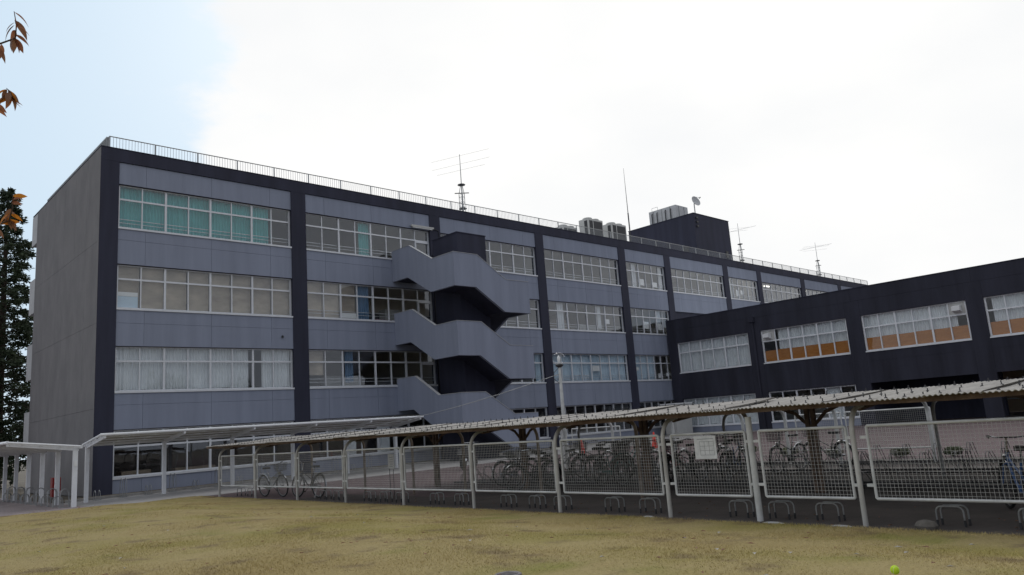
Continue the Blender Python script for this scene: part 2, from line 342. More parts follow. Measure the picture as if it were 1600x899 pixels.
# grass blades: one mass
def grass():
    g = np.random.default_rng(3); P = []
    for n, x0, x1, y0, y1 in ((360000, 1.0, 10.33, -1.0, 12.5), (150000, 0.0, 10.33, 12.5, 27.17), (40000, -2.0, 1.0, 2.0, 27.1)):
        P.append(np.stack([g.uniform(x0, x1, n), g.uniform(y0, y1, n)], 1))
    P.append(np.stack([10.30+np.abs(g.normal(0, 0.05, 9000)), g.uniform(-1, 27, 9000)], 1)); P.append(np.stack([g.uniform(-2, 10.3, 5000), 27.12+np.abs(g.normal(0, 0.05, 5000))], 1))
    P = np.concatenate(P); P = P[(np.hypot(P[:, 0], P[:, 1]) > 2.2)]
    n = len(P); d = np.minimum(10.32-P[:, 0], 27.15-P[:, 1]); edge = np.abs(d) < 0.14; t = np.clip(d/5, 0, 1); t = t*t*(3-2*t)
    z = 0.025+0.33*t+0.02*np.sin(P[:, 0]*0.9+1)*np.sin(P[:, 1]*0.7)*t-0.004
    a = g.uniform(0, 2*np.pi, n); h = g.uniform(0.007, 0.022, n)*(1+0.5*(np.sin(P[:, 0]*2.1)*np.sin(P[:, 1]*1.7))); wd = g.uniform(0.0022, 0.0045, n); h = h*np.where(edge, 1.9, 1.0)
    lx, ly = g.normal(0, 0.014, n), g.normal(0, 0.014, n)
    V = np.zeros((n, 3, 3)); c, s = np.cos(a)*wd, np.sin(a)*wd
    V[:, 0] = np.stack([P[:, 0]-c, P[:, 1]-s, z], 1); V[:, 1] = np.stack([P[:, 0]+c, P[:, 1]+s, z], 1); V[:, 2] = np.stack([P[:, 0]+lx, P[:, 1]+ly, z+h], 1)
    me = bpy.data.meshes.new('lawn_grass'); me.vertices.add(3*n); me.vertices.foreach_set('co', V.ravel())
    me.loops.add(3*n); me.loops.foreach_set('vertex_index', np.arange(3*n, dtype=np.int32))
    me.polygons.add(n); me.polygons.foreach_set('loop_start', np.arange(0, 3*n, 3, dtype=np.int32)); me.polygons.foreach_set('loop_total', np.full(n, 3, np.int32))
    me.update(); me.materials.append(MATS['grass_blade'])
    o = link('lawn_grass', me, kind='stuff'); tag(o, 'short dry straw coloured grass covering the lawn', 'grass')
grass()

# ------------------------------------------------------------------ main building
YF = 34.8
PIERS = [(9.02, 9.78), (18.02, 18.84), (27.01, 27.80), (36.04, 36.82), (45.05, 45.88), (51.05, 51.86), (60.10, 60.90), (66.20, 66.95), (75.25, 76.10), (84.30, 85.10), (93.40, 94.20)]
SILL = [0.69, 4.26, 7.86, 11.48]; WTOP = [2.63, 6.18, 9.80, 13.44]; TRANS = [1.93, 5.55, 9.16, 12.78]
XE = 94.2; YB = 46.6; ROOF = 15.05
B = thing('school_building', 'long four storey grey school building with navy piers and flat roof', 'building', (9.02, YF, 0))
B.location = (0, 0, 0)
# structural shell, floors, back wall
for z0, z1 in ((-0.3, 0.02), (3.15, 3.42), (6.75, 7.02), (10.36, 10.64), (14.0, 14.98)):
    lbox('floor_slab', B, 9.3, XE-0.2, YF+0.32, YB-0.1, z0, z1, 'room_ceiling')
for k in range(4):
    zf = [0.02, 3.42, 7.02, 10.64][k]
    lbox('floor_finish', B, 9.3, XE-0.2, YF+0.33, YB-0.12, zf+0.002, zf+0.02, 'room_floor')
    zc = [3.15, 6.75, 10.36, 14.0][k]
    if k == 0: lbox('inner_wall', B, 9.3, XE-0.2, 39.0, 39.15, zf+0.02, zc, 'room_shade')  # dark wall set close behind the glass so these rooms read unlit
    elif k == 1: lbox('inner_wall', B, 9.3, XE-0.2, 43.2, 43.35, zf+0.02, zc, 'room_wall')
    else: lbox('inner_wall', B, 9.3, XE-0.2, 43.2, 43.35, zf+0.02, zf+1.1, 'room_wall')
for i, (a, b) in enumerate(PIERS[1:-1]):
    for k in range(4):
        if (i+k) % 4 == 3: continue
        zf = [0.04, 3.44, 7.04, 10.66][k]; zc = [3.15, 6.75, 10.36, 14.0][k]
        lbox('inner_wall', B, a+0.3, a+0.45, YF+0.33, 43.2 if k else 39.0, zf, zc, 'room_wall' if k else 'room_shade')
# front: piers, parapet band
for i, (a, b) in enumerate(PIERS):
    lbox('pier', B, a, b, YF-0.05, YF+0.45, 0, 14.46, 'navy_paint')
lbox('parapet', B, 9.02, XE, YF-0.055, YF+0.35, 14.46, ROOF, 'navy_paint')
lbox('roof_coping', B, 9.0, XE, YF-0.075, YF+0.38, ROOF, ROOF+0.035, 'navy_paint')
lbox('roof_coping', B, 9.0, 9.4, YF+0.38, YB+1.1, ROOF, ROOF+0.035, 'navy_paint')
# grey spandrel panels with open joints
BANDS = [(0.0, 0.60, None), (2.65, 4.17, 3.68), (6.20, 7.77, 7.20), (9.82, 11.39, 10.90), (13.46, 14.44, None)]
G_ = 0.012
for i in range(len(PIERS)-1):
    a, b = PIERS[i][1], PIERS[i+1][0]; mid = (a+b)/2
    wid = b-a; cuts = [a]+[x for x in ((mid-2.97, mid, mid+2.97) if wid > 7 else (mid-1.45, mid+1.45)) if a+0.3 < x < b-0.3]+[b]
    for bi, (z0, z1, zj) in enumerate(BANDS):
        if i >= 5 and bi < 3: 
            lbox('spandrel_panel', B, a, b, YF, YF+0.3, z0, z1, 'grey_paint'); continue
        lbox('spandrel_backing', B, a, b, YF+0.02, YF+0.3, z0, z1, 'grey_paint')
        rows = [(z0, z1)] if zj is None else [(z0, zj-G_/2), (zj+G_/2, z1)]
        for c in range(len(cuts)-1):
            for (u, v_) in rows:
                lbox('spandrel_panel', B, cuts[c]+(G_/2 if c else 0), cuts[c+1]-(G_/2 if c < len(cuts)-2 else 0), YF, YF+0.018, u, v_, 'grey_paint')
# end wall: concrete panels
ycuts = [YF-0.05, 36.75, 38.7, 40.65, 42.6, 44.55, YB]; zcuts = [0, 3.55, 7.15, 10.75, ROOF-0.005]
lbox('end_wall_backing', B, 9.06, 9.3, YF+0.45, YB, 0, ROOF-0.01, 'end_concrete')
for a, b in zip(ycuts, ycuts[1:]):
    for c, d in zip(zcuts, zcuts[1:]):
        lbox('end_wall_panel', B, 9.012, 9.05, a+0.004, b-0.004, c+0.005, d-0.005, 'end_concrete')
# rear wall with strip windows, rear balconies
for z0, z1 in ((0, 0.7), (2.6, 4.3), (6.2, 7.9), (9.8, 11.5), (13.4, ROOF)):
    lbox('rear_wall', B, 9.3, XE, YB-0.2, YB, z0, z1, 'grey_paint')
for i in range(16):
    lbox('rear_pier', B, 9.3+i*5.6, 9.9+i*5.6, YB-0.19, YB-0.01, 0, 14.5, 'grey_paint')
for z in (3.0, 6.6, 10.2):
    lbox('balcony', B, 9.35, XE, YB, YB+1.15, z-0.1, z+0.06, 'pale_concrete')
    lbox('balcony_parapet', B, 9.03, XE, YB+1.15, YB+1.3, z-0.75, z+1.15, 'pale_concrete')
    lbox('balcony_parapet', B, 9.03, 9.35, YB, YB+1.15, z-0.75, z+1.15, 'pale_concrete')
lbox('roof_eave', B, 9.03, XE, YB, YB+1.25, 13.35, ROOF-0.02, 'pale_concrete')

def fold_sheet(mb, x0, x1, y, z0, z1, amp=0.035, pitch_=0.15, axis='x', seed=0):
    """hanging cloth with soft folds; axis x: runs along x at depth y; axis y: runs along y at depth x"""
    rg = random.Random(seed); n = max(6, int((x1-x0)/0.03)); ph = rg.uniform(0, 6); vs = []; fs = []
    zs = [z0, z0+(z1-z0)*0.5, z1]
    for j, z in enumerate(zs):
        for i in range(n+1):
            x = x0+(x1-x0)*i/n; a = amp*(1.15-0.35*j/2)
            d = a*math.sin(2*math.pi*x/pitch_+ph+0.7*math.sin(x*3.1+ph))+0.4*a*math.sin(2*math.pi*x/(pitch_*2.3)+ph*2)
            zz = z+(0.02*math.sin(x*5+ph) if j == 0 else 0)
            vs.append((x, y+d, zz) if axis == 'x' else (y+d, x, zz))
    for j in range(len(zs)-1):
        for i in range(n): fs.append((j*(n+1)+i, j*(n+1)+i+1, (j+1)*(n+1)+i+1, (j+1)*(n+1)+i))
    mb.add(vs, fs)
def window_x(parent, x0, x1, z0, z1, zt, npane, cloth=(), rail=False, door=False, fine=True, extras=()):
    """strip window in the front facade. cloth: (pane_from, pane_to, material, low_fraction)"""
    y = YF+0.13; mb = MB(); pw = (x1-x0)/npane
    zl = z0 if not door else z0-0.85
    mb.box(x0, x1, y, y+0.09, z1-0.05, z1); mb.box(x0, x1, y-0.01, y+0.09, zt-0.035, zt+0.045); mb.box(x0, x1, y, y+0.09, z0, z0+0.05)
    for i in range(npane+1):
        t = 0.045 if i % 2 == 0 else 0.024
        if i in (0, npane): t = 0.045
        cx = min(max(x0+i*pw, x0+t), x1-t)
        mb.box(cx-t, cx+t, y-0.012, y+0.092, z0+0.05, zt-0.035); mb.box(cx-t, cx+t, y-0.012, y+0.092, zt+0.045, z1-0.05)
    if door:   # glazed door in the last pane, going down to the landing
        xd = x1-pw
        mb.box(xd, xd+0.07, y-0.03, y+0.1, zl, zt-0.035); mb.box(x1-0.07, x1, y-0.03, y+0.1, zl, zt-0.035)
        mb.box(xd+0.07, x1-0.07, y-0.03, y+0.1, zl, zl+0.25); mb.box(xd+0.07, x1-0.07, y-0.03, y+0.1, zt-0.13, zt-0.04)
    W = mb.build('window', 'aluminium', parent)
    lbox('sill', W, x0, x1, YF-0.045, y+0.05, z0-0.085, z0-0.003, 'aluminium')
    lbox('window_head', W, x0, x1, YF+0.021, YF+0.31, z1+0.001, z1+0.02, 'navy_paint')
    for i in range(npane):
        a = x0+i*pw+0.026; b = x0+(i+1)*pw-0.026
        zz0 = z0+0.05 if not (door and i == npane-1) else zl+0.25
        if fine:
            lbox('pane', W, a, b, y+0.035+0.015*(i % 2), y+0.041+0.015*(i % 2), zz0, zt-0.035, 'glass')
            lbox('pane', W, a, b, y+0.035, y+0.041, zt+0.045, z1-0.05, 'glass')
    if not fine:
        g = MB()
        for i in range(npane):
            a = x0+i*pw+0.026; b = x0+(i+1)*pw-0.026
            g.box(a, b, y+0.035, y+0.041, z0+0.05, zt-0.035); g.box(a, b, y+0.035, y+0.041, zt+0.045, z1-0.05)
        g.build('pane', 'glass', W, kind='stuff')
    for ci, (p0, p1, mt, low) in enumerate(cloth):
        c = MB(); xa = x0+p0*pw+0.03; xb = x0+p1*pw-0.03; zb = z0+0.06+low*(z1-z0)
        if mt == 'blind_brown':
            for q in range(int(p0), math.ceil(p1)):
                c.box(x0+q*pw+0.02, x0+(q+1)*pw-0.02, y+0.20, y+0.205, zb+0.01*(q % 3), z1-0.02)
            c.build('blind', mt, W)
        else:
            fold_sheet(c, xa, xb, y+0.225, zb, z1-0.03, seed=int(x0*7+z0*3+ci)); c.build('curtain', mt, W, smooth=True)
    if rail:
        r = MB(); zr = z0+0.42
        r.box(x0, x1, y+0.14, y+0.165, zr, zr+0.025); r.box(x0, x1, y+0.14, y+0.165, zr-0.16, zr-0.14)
        r.build('safety_rail', 'aluminium', W)
    for (p, q, za, zb, mt) in extras:
        lbox('notice', W, x0+p*pw, x0+q*pw, y+0.048, y+0.051, z0+za, z0+zb, mt)
    return W
CLOTH = {
 (3, 0): [(0, 7.0, 'curtain_teal', 0.02)], (3, 1): [(0, 0.25, 'curtain_teal', 0.5), (3.3, 4.0, 'curtain_teal', 0)],
 (2, 0): [(0.85, 8, 'blind_brown', 0)], (2, 1): [(0, 2.9, 'blind_brown', 0.0), (3, 3.9, 'curtain_blue', 0)],
 (1, 0): [(0, 5.9, 'curtain_white', 0), (6.5, 8, 'curtain_white', 0)], (1, 1): [(0, 0.95, 'blind_brown', 0.3), (2.2, 2.8, 'curtain_blue', 0.1)],
 (1, 2): [(7.45, 8, 'curtain_pale_blue', 0)],
 (1, 3): [(0, 8, 'curtain_pale_blue', 0.0)], (1, 4): [(0, 3.3, 'curtain_pale_blue', 0)],
 (3, 4): [(1.2, 1.9, 'curtain_white', 0), (5.5, 6, 'curtain_white', 0)], (2, 4): [(4.2, 5, 'curtain_white', 0.3)], (2, 3): [(1.1, 1.9, 'curtain_white', 0), (5.3, 5.8, 'curtain_white', 0.1)],
 (3, 6): [(0.2, 1.0, 'curtain_white', 0)], (0, 1): [(2, 2.8, 'curtain_white', 0), (4.1, 4.9, 'curtain_white', 0)],
}
EXTRA = {(3, 4): [(2.2, 2.8, 0.25, 0.75, 'paper'), (4.1, 4.8, 0.2, 0.6, 'paper')], (2, 4): [(2.15, 2.85, 0.4, 0.95, 'paper'), (4.2, 4.9, 0.35, 0.85, 'paper')],
         (2, 3): [(6.1, 6.5, 0.6, 0.95, 'paper')], (2, 0): [(0.08, 0.9, 0.06, 0.55, 'curtain_pale_blue'), (0.08, 0.9, 0.56, 0.74, 'paper')], (1, 3): [(4.15, 4.9, 0.72, 1.12, 'paper')],
         (1, 4): [(3.5, 3.9, 0.15, 0.5, 'paper'), (4.7, 5.6, 0.3, 0.55, 'paper'), (0.25, 0.7, 0.75, 1.0, 'paper')], (3, 1): [(7.3, 7.65, 0.25, 0.6, 'paper')],
         (3, 6): [(1.6, 2.1, 0.3, 0.9, 'paper'), (2.5, 2.9, 0.5, 0.9, 'paper')], (2, 1): [(2.05, 2.95, 0.08, 0.35, 'paper')]}
for i in range(len(PIERS)-1):
    a, b = PIERS[i][1], PIERS[i+1][0]; n = 8 if b-a > 7 else 6
    for k in range(4):
        if i >= 5 and k < 3: continue          # hidden by the wing
        if k == 0 and i >= 5: continue
        window_x(B, a, b, SILL[k], WTOP[k], TRANS[k], n, CLOTH.get((k, i), ()), rail=(k == 3 or (k in (1, 2) and i in (1, 2, 3, 4))), door=(i == 1 and k > 0), fine=(i < 4), extras=EXTRA.get((k, i), ()))
for i in range(5, len(PIERS)-1):              # plain dark lower storeys behind the wing
    for k in range(3): lbox('window_blank', B, PIERS[i][1], PIERS[i+1][0], YF+0.13, YF+0.2, SILL[k], WTOP[k], 'navy_paint')
# furniture seen through the glass, ceiling lamps
for (k, x, y, dx, dy, dz, mt) in ((0, 10.3, 35.4, 1.2, 0.6, 0.85, 'room_floor'), (0, 12.6, 35.6, 1.8, 0.7, 0.8, 'room_floor'), (2, 23.2, 35.5, 1.3, 0.5, 1.0, 'red_frame'), (2, 24.4, 36.0, 1.0, 0.6, 1.7, 'ac_white'),
                                  (2, 38.0, 36.0, 2.2, 0.5, 1.7, 'room_floor'), (2, 41.5, 36.2, 2.4, 0.5, 1.5, 'ac_white'), (3, 30.5, 36, 1.5, 0.6, 1.15, 'ac_white'), (3, 33.6, 35.8, 0.7, 0.5, 1.4, 'room_floor'), (1, 20.5, 36.2, 2.2, 0.5, 1.5, 'ac_white')):
    zf = [0.04, 3.44, 7.04, 10.66][k]; lbox('cabinet', B, x, x+dx, y, y+dy, zf, zf+dz, mt)
for (x, y) in ((69.5, 37.4), (72.5, 37.4), (63.0, 37.4), (78.6, 37.2), (80.4, 37.2), (61.6, 36.2), (65.0, 36.2)):
    lbox('ceiling_lamp', B, x, x+1.1, y, y+0.09, 13.9, 13.96, 'tube_light')
# floor joist noise on facade: camera, light fixture, conduit
mb = MB(); mb.lathe([(0.055, 0), (0.055, 0.06), (0.03, 0.09)], 10, (17.43, YF-0.05, 6.75)); mb.box(17.40, 17.46, YF-0.06, YF-0.002, 6.80, 6.86); mb.build('security_camera', 'black_plastic', B)
mb = MB(); mb.box(25.62, 27.25, YF-0.16, YF-0.04, 13.56, 13.66); L_ = mb.build('door_light', 'ac_white', B); lbox('lamp_cover', L_, 25.7, 27.15, YF-0.14, YF-0.06, 13.50, 13.555, 'paper')
mb = MB(); mb.tube([(27.2, YF-0.075, 13.6), (27.62, YF-0.075, 13.52), (27.66, YF-0.075, 13.4), (27.66, YF-0.075, 12.3)], 0.02, 6); mb.build('conduit', 'black_plastic', B)
lbox('conduit', B, 27.1, 27.16, YF-0.10, YF-0.055, 0.1, 12.0, 'black_plastic')
# roof railing
zr = 15.76; yr = YF+0.42
mb = MB(); mb.tube([(9.46, YB-0.2, zr), (9.46, yr, zr), (XE, yr, zr)], 0.024, 6); mb.box(9.46, XE, yr-0.015, yr+0.015, 15.14, 15.165); mb.box(9.355, 9.385, yr, YB-0.2, 15.14, 15.165)
RL = mb.build('roof_railing', 'galvanised', B)
pm = MB().box(-0.025, 0.025, -0.025, 0.025, 15.0, zr).mesh('post', 'galvanised'); x = 9.46
while x < XE: link('post', pm, RL, (x, yr, 0)); x += 1.97
for q in range(1, 7): link('post', pm, RL, (9.46, yr+q*1.85, 0))
mb = MB(); x = 9.5
while x < XE: mb.box(x-0.007, x+0.007, yr-0.006, yr+0.006, 15.165, zr); x += 0.131
y = yr+0.13
while y < YB-0.3: mb.box(9.364, 9.466, y-0.007, y+0.007, 15.165, zr); y += 0.131
mb.build('balusters', 'galvanised', RL, kind='stuff')
lbox('roof_surface', B, 9.4, XE, YF+0.36, YB+1.0, 14.985, 15.0, 'pale_concrete')
# penthouse
PH = MB().box(59.9, 66.1, 37.0, 44.64, 15.0, 19.9).build('penthouse', 'navy_paint', B)
lbox('coping', PH, 59.86, 66.14, 36.96, 44.68, 19.901, 19.95, 'navy_paint')
mb = MB(); mb.box(59.82, 59.895, 37.9, 38.5, 15.0, 16.9); mb.build('vent', 'black_plastic', PH); lbox('vent', PH, 64.9, 65.3, 36.93, 36.995, 16.1, 16.75, 'black_plastic')
for zz in (18.6, 19.0, 19.4): lbox('bracket', PH, 60.2, 60.45, 36.86, 36.995, zz, zz+0.16, 'dark_steel')

# ------------------------------------------------------------------ roof plant
def ac_unit(x, y, w_, d, h, label, base=15.45):
    t = thing('air_conditioner', label, 'air conditioner', (x, y, 15.0), 0, 'air conditioner units on the roof')
    MB().box(0, w_, 0, d, base-15, base-15+h).build('casing', 'ac_white', t)
    zb, zt = base-15+0.3, base-15+h-0.16
    MB().box(0.14, w_-0.1, -0.012, -0.001, zb, zt).build('coil', 'ac_fin', t); MB().box(-0.012, -0.001, 0.10, d*0.42, zb, zt).build('coil', 'ac_fin', t)
    lbox('coil_rib', t, w_*0.30, w_*0.34, -0.022, -0.013, zb, zt, 'ac_white')
    for q in range(2):
        mb = MB(); mb.lathe([(0.40, 0), (0.40, 0.12), (0.34, 0.16), (0.33, 0.10), (0.0, 0.1)], 18, (w_*(0.28+0.46*q), d/2, base-15+h)); mb.build('fan_cowl', 'ac_white', t, smooth=True)
    for (a, b) in ((0.05, 0.05), (w_-0.15, 0.05), (0.05, d-0.15), (w_-0.15, d-0.15)): lbox('foot', t, a, a+0.1, b, b+0.1, 0, base-15, 'galvanised')
ac_unit(43.3, 38.6, 1.7, 0.9, 1.8, 'roof air conditioner farthest left, only its top above the railing', 15.1)
ac_unit(45.75, 38.0, 1.85, 1.0, 2.1, 'middle white roof air conditioner with dark fins, tallest of the three', 15.6)
ac_unit(48.75, 38.0, 1.95, 1.0, 2.1, 'white roof air conditioner with dark fins nearest the navy penthouse', 15.6)
# water tank
t = thing('water_tank', 'pale grey panelled water tank on the penthouse roof', 'water tank', (61.1, 40.0, 19.95))
mb = MB()
TX, TY = 2.4, 3.0
MB().box(0.3, TX, -0.2, TY, 0.1, 1.75).build('tank_body', 'tank_grey', t)
for q in range(3):
    lbox('panel_rib', t, 0.26, 0.298, -0.15+q*1.0+0.6, -0.15+q*1.0+0.66, 0.12, 1.72, 'galvanised')
for q in range(2): lbox('panel_rib', t, 0.8+q*0.9, 0.86+q*0.9, -0.24, -0.202, 0.12, 1.72, 'galvanised')
for yy in (0.4, 1.0, 2.0, 2.6):
    MB().tube([(0.2, yy, 0.0), (0.2, yy, 1.35), (0.29, yy, 1.5)], 0.05, 6).build('pipe', 'dark_steel', t)
MB().tube([(0.6, 2.1, 1.75), (0.6, 2.1, 2.15), (0.6, 2.8, 2.15), (0.6, 2.8, 1.75)], 0.02, 5).build('handrail', 'galvanised', t)
lbox('tank_base', t, 0.2, TX, -0.1, TY, 0.0, 0.1, 'galvanised')
# dish
t = thing('satellite_dish', 'pale round satellite dish on a short mast at the penthouse corner', 'satellite dish', (60.5, 37.15, 19.95))
MB().tube([(0, 0, 0), (0, 0, 1.0)], 0.05, 8).build('mast', 'galvanised', t)
mb = MB(); k = 20
prof = [(0.0, 0.16), (0.25, 0.12), (0.45, 0.02), (0.55, -0.06)]
vs = [(0, 0, 0)]; mb = MB(); c0 = Vector((-0.12, -0.3, 1.15)); nrm = Vector((-0.15, -0.92, 0.32)).normalized(); e1 = nrm.cross(Vector((0, 0, 1))).normalized(); e2 = nrm.cross(e1)
ring = []
for (rr, dd) in ((0.001, -0.16), (0.25, -0.12), (0.40, -0.05), (0.52, 0.04), (0.52, 0.01), (0.40, -0.08), (0.25, -0.15), (0.001, -0.19)):
    ring += [c0+(e1*math.cos(2*math.pi*j/k)+e2*math.sin(2*math.pi*j/k))*rr+nrm*dd for j in range(k)]
mb.add(ring, [(i*k+j, i*k+(j+1) % k, (i+1)*k+(j+1) % k, (i+1)*k+j) for i in range(7) for j in range(k)]); mb.build('dish', 'tank_grey', t, smooth=True)
MB().tube([tuple(c0-e2*0.5), tuple(c0+nrm*0.55)], 0.02, 6).build('feed_arm', 'galvanised', t)
MB().tube([tuple(c0+nrm*0.45), tuple(c0+nrm*0.62)], 0.06, 8).build('feed_horn', 'ac_white', t)
# whip aerial
t = thing('lightning_mast', 'tall thin dark mast on the roof beside the air conditioners', 'mast', (51.2, 38.0, 15.0))
MB().tube([(0, 0, 0), (0, 0, 3.9)], 0.055, 8).build('lower_pole', 'dark_steel', t); MB().tube([(0, 0, 3.9), (0, 0, 7.95)], [0.035, 0.012], 6).build('rod', 'dark_steel', t)
lbox('base', t, -0.15, 0.15, -0.15, 0.15, 0, 0.1, 'galvanised')
# lattice aerial towers
def aerial(x, y, label, beams, h=4.0, boom=None):
    t = thing('aerial_mast', label, 'antenna', (x, y, 15.0), 0, 'lattice aerial masts on the roof')
    legs = [(0.22, 0), (-0.11, 0.19), (-0.11, -0.19)]
    for (a, b) in legs: MB().tube([(a, b, 0), (a, b, h*0.62), (a*0.3, b*0.3, h*0.78)], 0.022, 5).build('leg', 'galvanised', t)
    mb = MB()
    for q in range(7):
        z = 0.2+q*0.36
        for j in range(3):
            p, q2 = legs[j], legs[(j+1) % 3]; mb.tube([(p[0], p[1], z), (q2[0], q2[1], z)], 0.012, 4)
            mb.tube([(p[0], p[1], z), (q2[0], q2[1], z+0.36)], 0.008, 4)
    mb.build('lattice', 'galvanised', t)
    for z in (h*0.36, h*0.78): MB().lathe([(0.27, 0), (0.27, 0.05), (0.1, 0.1)], 8, (0, 0, z)).build('platform', 'dark_steel', t)
    MB().tube([(0, 0, h*0.3), (0, 0, h*1.33)], [0.045, 0.02], 6).build('mast', 'galvanised', t)
    MB().tube([(-0.55, 0.1, h*0.62), (0.55, -0.1, h*0.66)], 0.035, 5).build('crossarm', 'dark_steel', t)
    for (z, ln, ang, off) in beams:
        c, s = math.cos(ang), math.sin(ang); MB().tube([(off-c*ln, -s*ln, z), (off+c*ln, s*ln, z)], 0.007, 4).build('element', 'galvanised', t)
    if boom:
        z, ln, ang = boom; c, s = math.cos(ang), math.sin(ang); MB().tube([(-c*ln, -s*ln, z-0.02), (c*ln, s*ln, z+0.02)], 0.013, 5).build('boom', 'galvanised', t)
aerial(32.5, 38, 'lattice aerial mast with long rods above the outside staircase', [(5.35, 2.3, -1.2, 0), (4.75, 2.3, -1.2, 0), (4.3, 1.9, -1.2, 0)], 4.1)
aerial(69.7, 38, 'lattice aerial mast just right of the navy penthouse', [(4.95, 1.0, -0.9, 0.1), (4.6, 1.0, -0.9, -0.2)], 4.1, (4.75, 1.9, -1.45))
aerial(87.5, 38, 'lattice aerial mast farthest right along the roof', [(5.1, 1.5, -0.95, 0.3), (4.9, 1.5, -0.95, 0), (4.5, 1.4, -0.95, -0.3)], 4.1, (4.9, 1.9, -1.5))

# ------------------------------------------------------------------ outside staircase, winding round a core
ST = thing('outside_staircase', 'grey concrete outside staircase winding round a navy core on the facade', 'staircase', (0, 0, 0))
MB().box(25.86, 27.95, 30.9, 33.1, 0, 12.31).build('core', 'navy_paint', ST)
lbox('core_cap', ST, 25.83, 27.98, 30.87, 33.13, 12.311, 12.36, 'navy_paint')
X0, X1, Y0, T_ = 24.2, 29.55, 29.3, 0.16
def soffit(mb, poly, axis, a, b): mb.prism(poly, axis, a, b)
for lv, dz in ((0, 0.0), (1, -3.61), (2, -7.26)):
    z4, zb4 = 11.87+dz, 10.1+dz; z3, zb3 = 10.69+dz, 8.92+dz; z2, zb2 = 9.49+dz, 7.7+dz; z1_, zb1 = 8.27+dz, 6.5+dz
    g0 = lambda z: max(0.0, z)
    p = MB().prism([(YF, z4), (33.12, z4), (31.12, z3), (Y0, z3), (Y0, zb3), (31.33, zb3), (33.36, zb4), (YF, zb4)], 'x', X0, X0+T_).build('side_parapet', 'grey_paint', ST)
    MB().prism([(YF, z4+.02), (33.13, z4+.02), (31.13, z3+.02), (Y0-.02, z3+.02), (Y0-.02, z3), (31.12, z3), (33.12, z4), (YF, z4)], 'x', X0-.02, X0+T_+.02).build('coping', 'pale_concrete', p)
    pf = [(X0+T_, z3), (25.82, z3), (27.80, z2), (X1, z2), (X1, g0(zb2)), (27.63, g0(zb2)), (25.66, zb3), (X0+T_, zb3)]
    p = MB().prism(pf, 'y', Y0, Y0+T_).build('front_parapet', 'grey_paint', ST)
    MB().prism([(X0+T_+.02, z3+.02), (25.83, z3+.02), (27.81, z2+.02), (X1, z2+.02), (X1, z2), (27.80, z2), (25.82, z3), (X0+T_+.02, z3)], 'y', Y0-.02, Y0+T_+.02).build('coping', 'pale_concrete', p)
    MB().prism([(Y0+T_, z2), (31.2, z2), (33.1, max(z1_, .9)), (YF, max(z1_, .9)), (YF, g0(zb1)), (33.3, g0(zb1)), (31.1, g0(zb2)), (Y0+T_, g0(zb2))], 'x', X1-T_, X1).build('side_parapet', 'grey_paint', ST)
    # slabs: door landing, corner landings, flights (solid waists with steps)
    lbox('landing', ST, X0+T_, 25.855, 33.36, YF-0.06, zb4+0.02, zb4+0.62, 'navy_paint')
    lbox('landing', ST, X0+T_, 25.66, Y0+T_, 31.33, zb3+0.02, zb3+0.62, 'navy_paint')
    if zb2 > 0: lbox('landing', ST, 27.63, X1-T_, Y0+T_, 31.1, zb2+0.02, zb2+0.62, 'navy_paint')
    if zb1 > 0: lbox('landing', ST, 25.86, X1-T_, 33.3, YF-0.06, zb1+0.02, zb1+0.62, 'navy_paint')
    def steps(lo, hi, za, zb):       # stepped section: from (lo, za low) to (hi, zb high)
        n = 6; pts = [(lo, za+0.02), (hi, zb+0.02), (hi, zb+0.60)]
        for q in range(n):
            tq = hi+(lo-hi)*(q+1)/n; zq = zb+0.60+(za-zb)*(q+1)/n
            pts += [(tq, zb+0.60+(za-zb)*q/n), (tq, zq)]
        return pts
    MB().prism(steps(31.335, 33.355, zb3, zb4), 'x', X0+T_, 25.855).build('flight', 'navy_paint', ST)
    MB().prism([(27.625, g0(zb2)+.02), (25.665, zb3+.02)]+[pt for q in range(6) for pt in ((25.665+(27.625-25.665)*q/6, zb3+.6+(zb2-zb3)*q/6), (25.665+(27.625-25.665)*(q+1)/6, zb3+.6+(zb2-zb3)*q/6))]+[(27.625, max(zb2+.6, .05))], 'y', Y0+T_, 30.895).build('flight', 'navy_paint', ST)
    if zb2 > 0: MB().prism([(33.295, g0(zb1)+.02), (31.105, zb2+.02)]+[pt for q in range(6) for pt in ((31.105+(33.295-31.105)*q/6, zb2+.6+(zb1-zb2)*q/6), (31.105+(33.295-31.105)*(q+1)/6, zb2+.6+(zb1-zb2)*q/6))]+[(33.295, max(zb1+.6, .05))], 'x', 27.955, X1-T_).build('flight', 'navy_paint', ST)

# ------------------------------------------------------------------ wing
XW = 50.24
W_ = thing('school_wing', 'dark navy two storey school wing with white framed windows on the right', 'building')
WY = [(34.70, 33.87), (27.72, 26.72), (20.54, 19.56), (13.39, 12.45), (6.2, 5.25), (-0.95, -1.9), (-8.1, -9.0)]   # piers along Y (high, low)
WZ0, WZ1, WT1 = 4.70, 7.02, 6.22; V0, V1 = 0.55, 2.62
def wall_seg(y0, y1, z0, z1): lbox('wall_panel', W_, XW, XW+0.3, y0, y1, z0, z1, 'wing_paint')
def wall_row(y0, y1, zs):
    for a, b in zip(zs, zs[1:]):
        lbox('wall_panel', W_, XW, XW+0.3, y0+0.004, y1-0.004, a+0.004, b-0.004, 'wing_paint')
lbox('wall_core', W_, XW+0.02, XW+0.29, -9.0, 34.7, 8.0, 8.87, 'wing_paint')
yb = [34.72]
for hi, lo in WY: 
    wall_row(lo, hi, [0, 2.64, 4.04, 8.04])
    lbox('wall_core', W_, XW+0.02, XW+0.29, lo, hi, 0, 8.0, 'wing_paint')
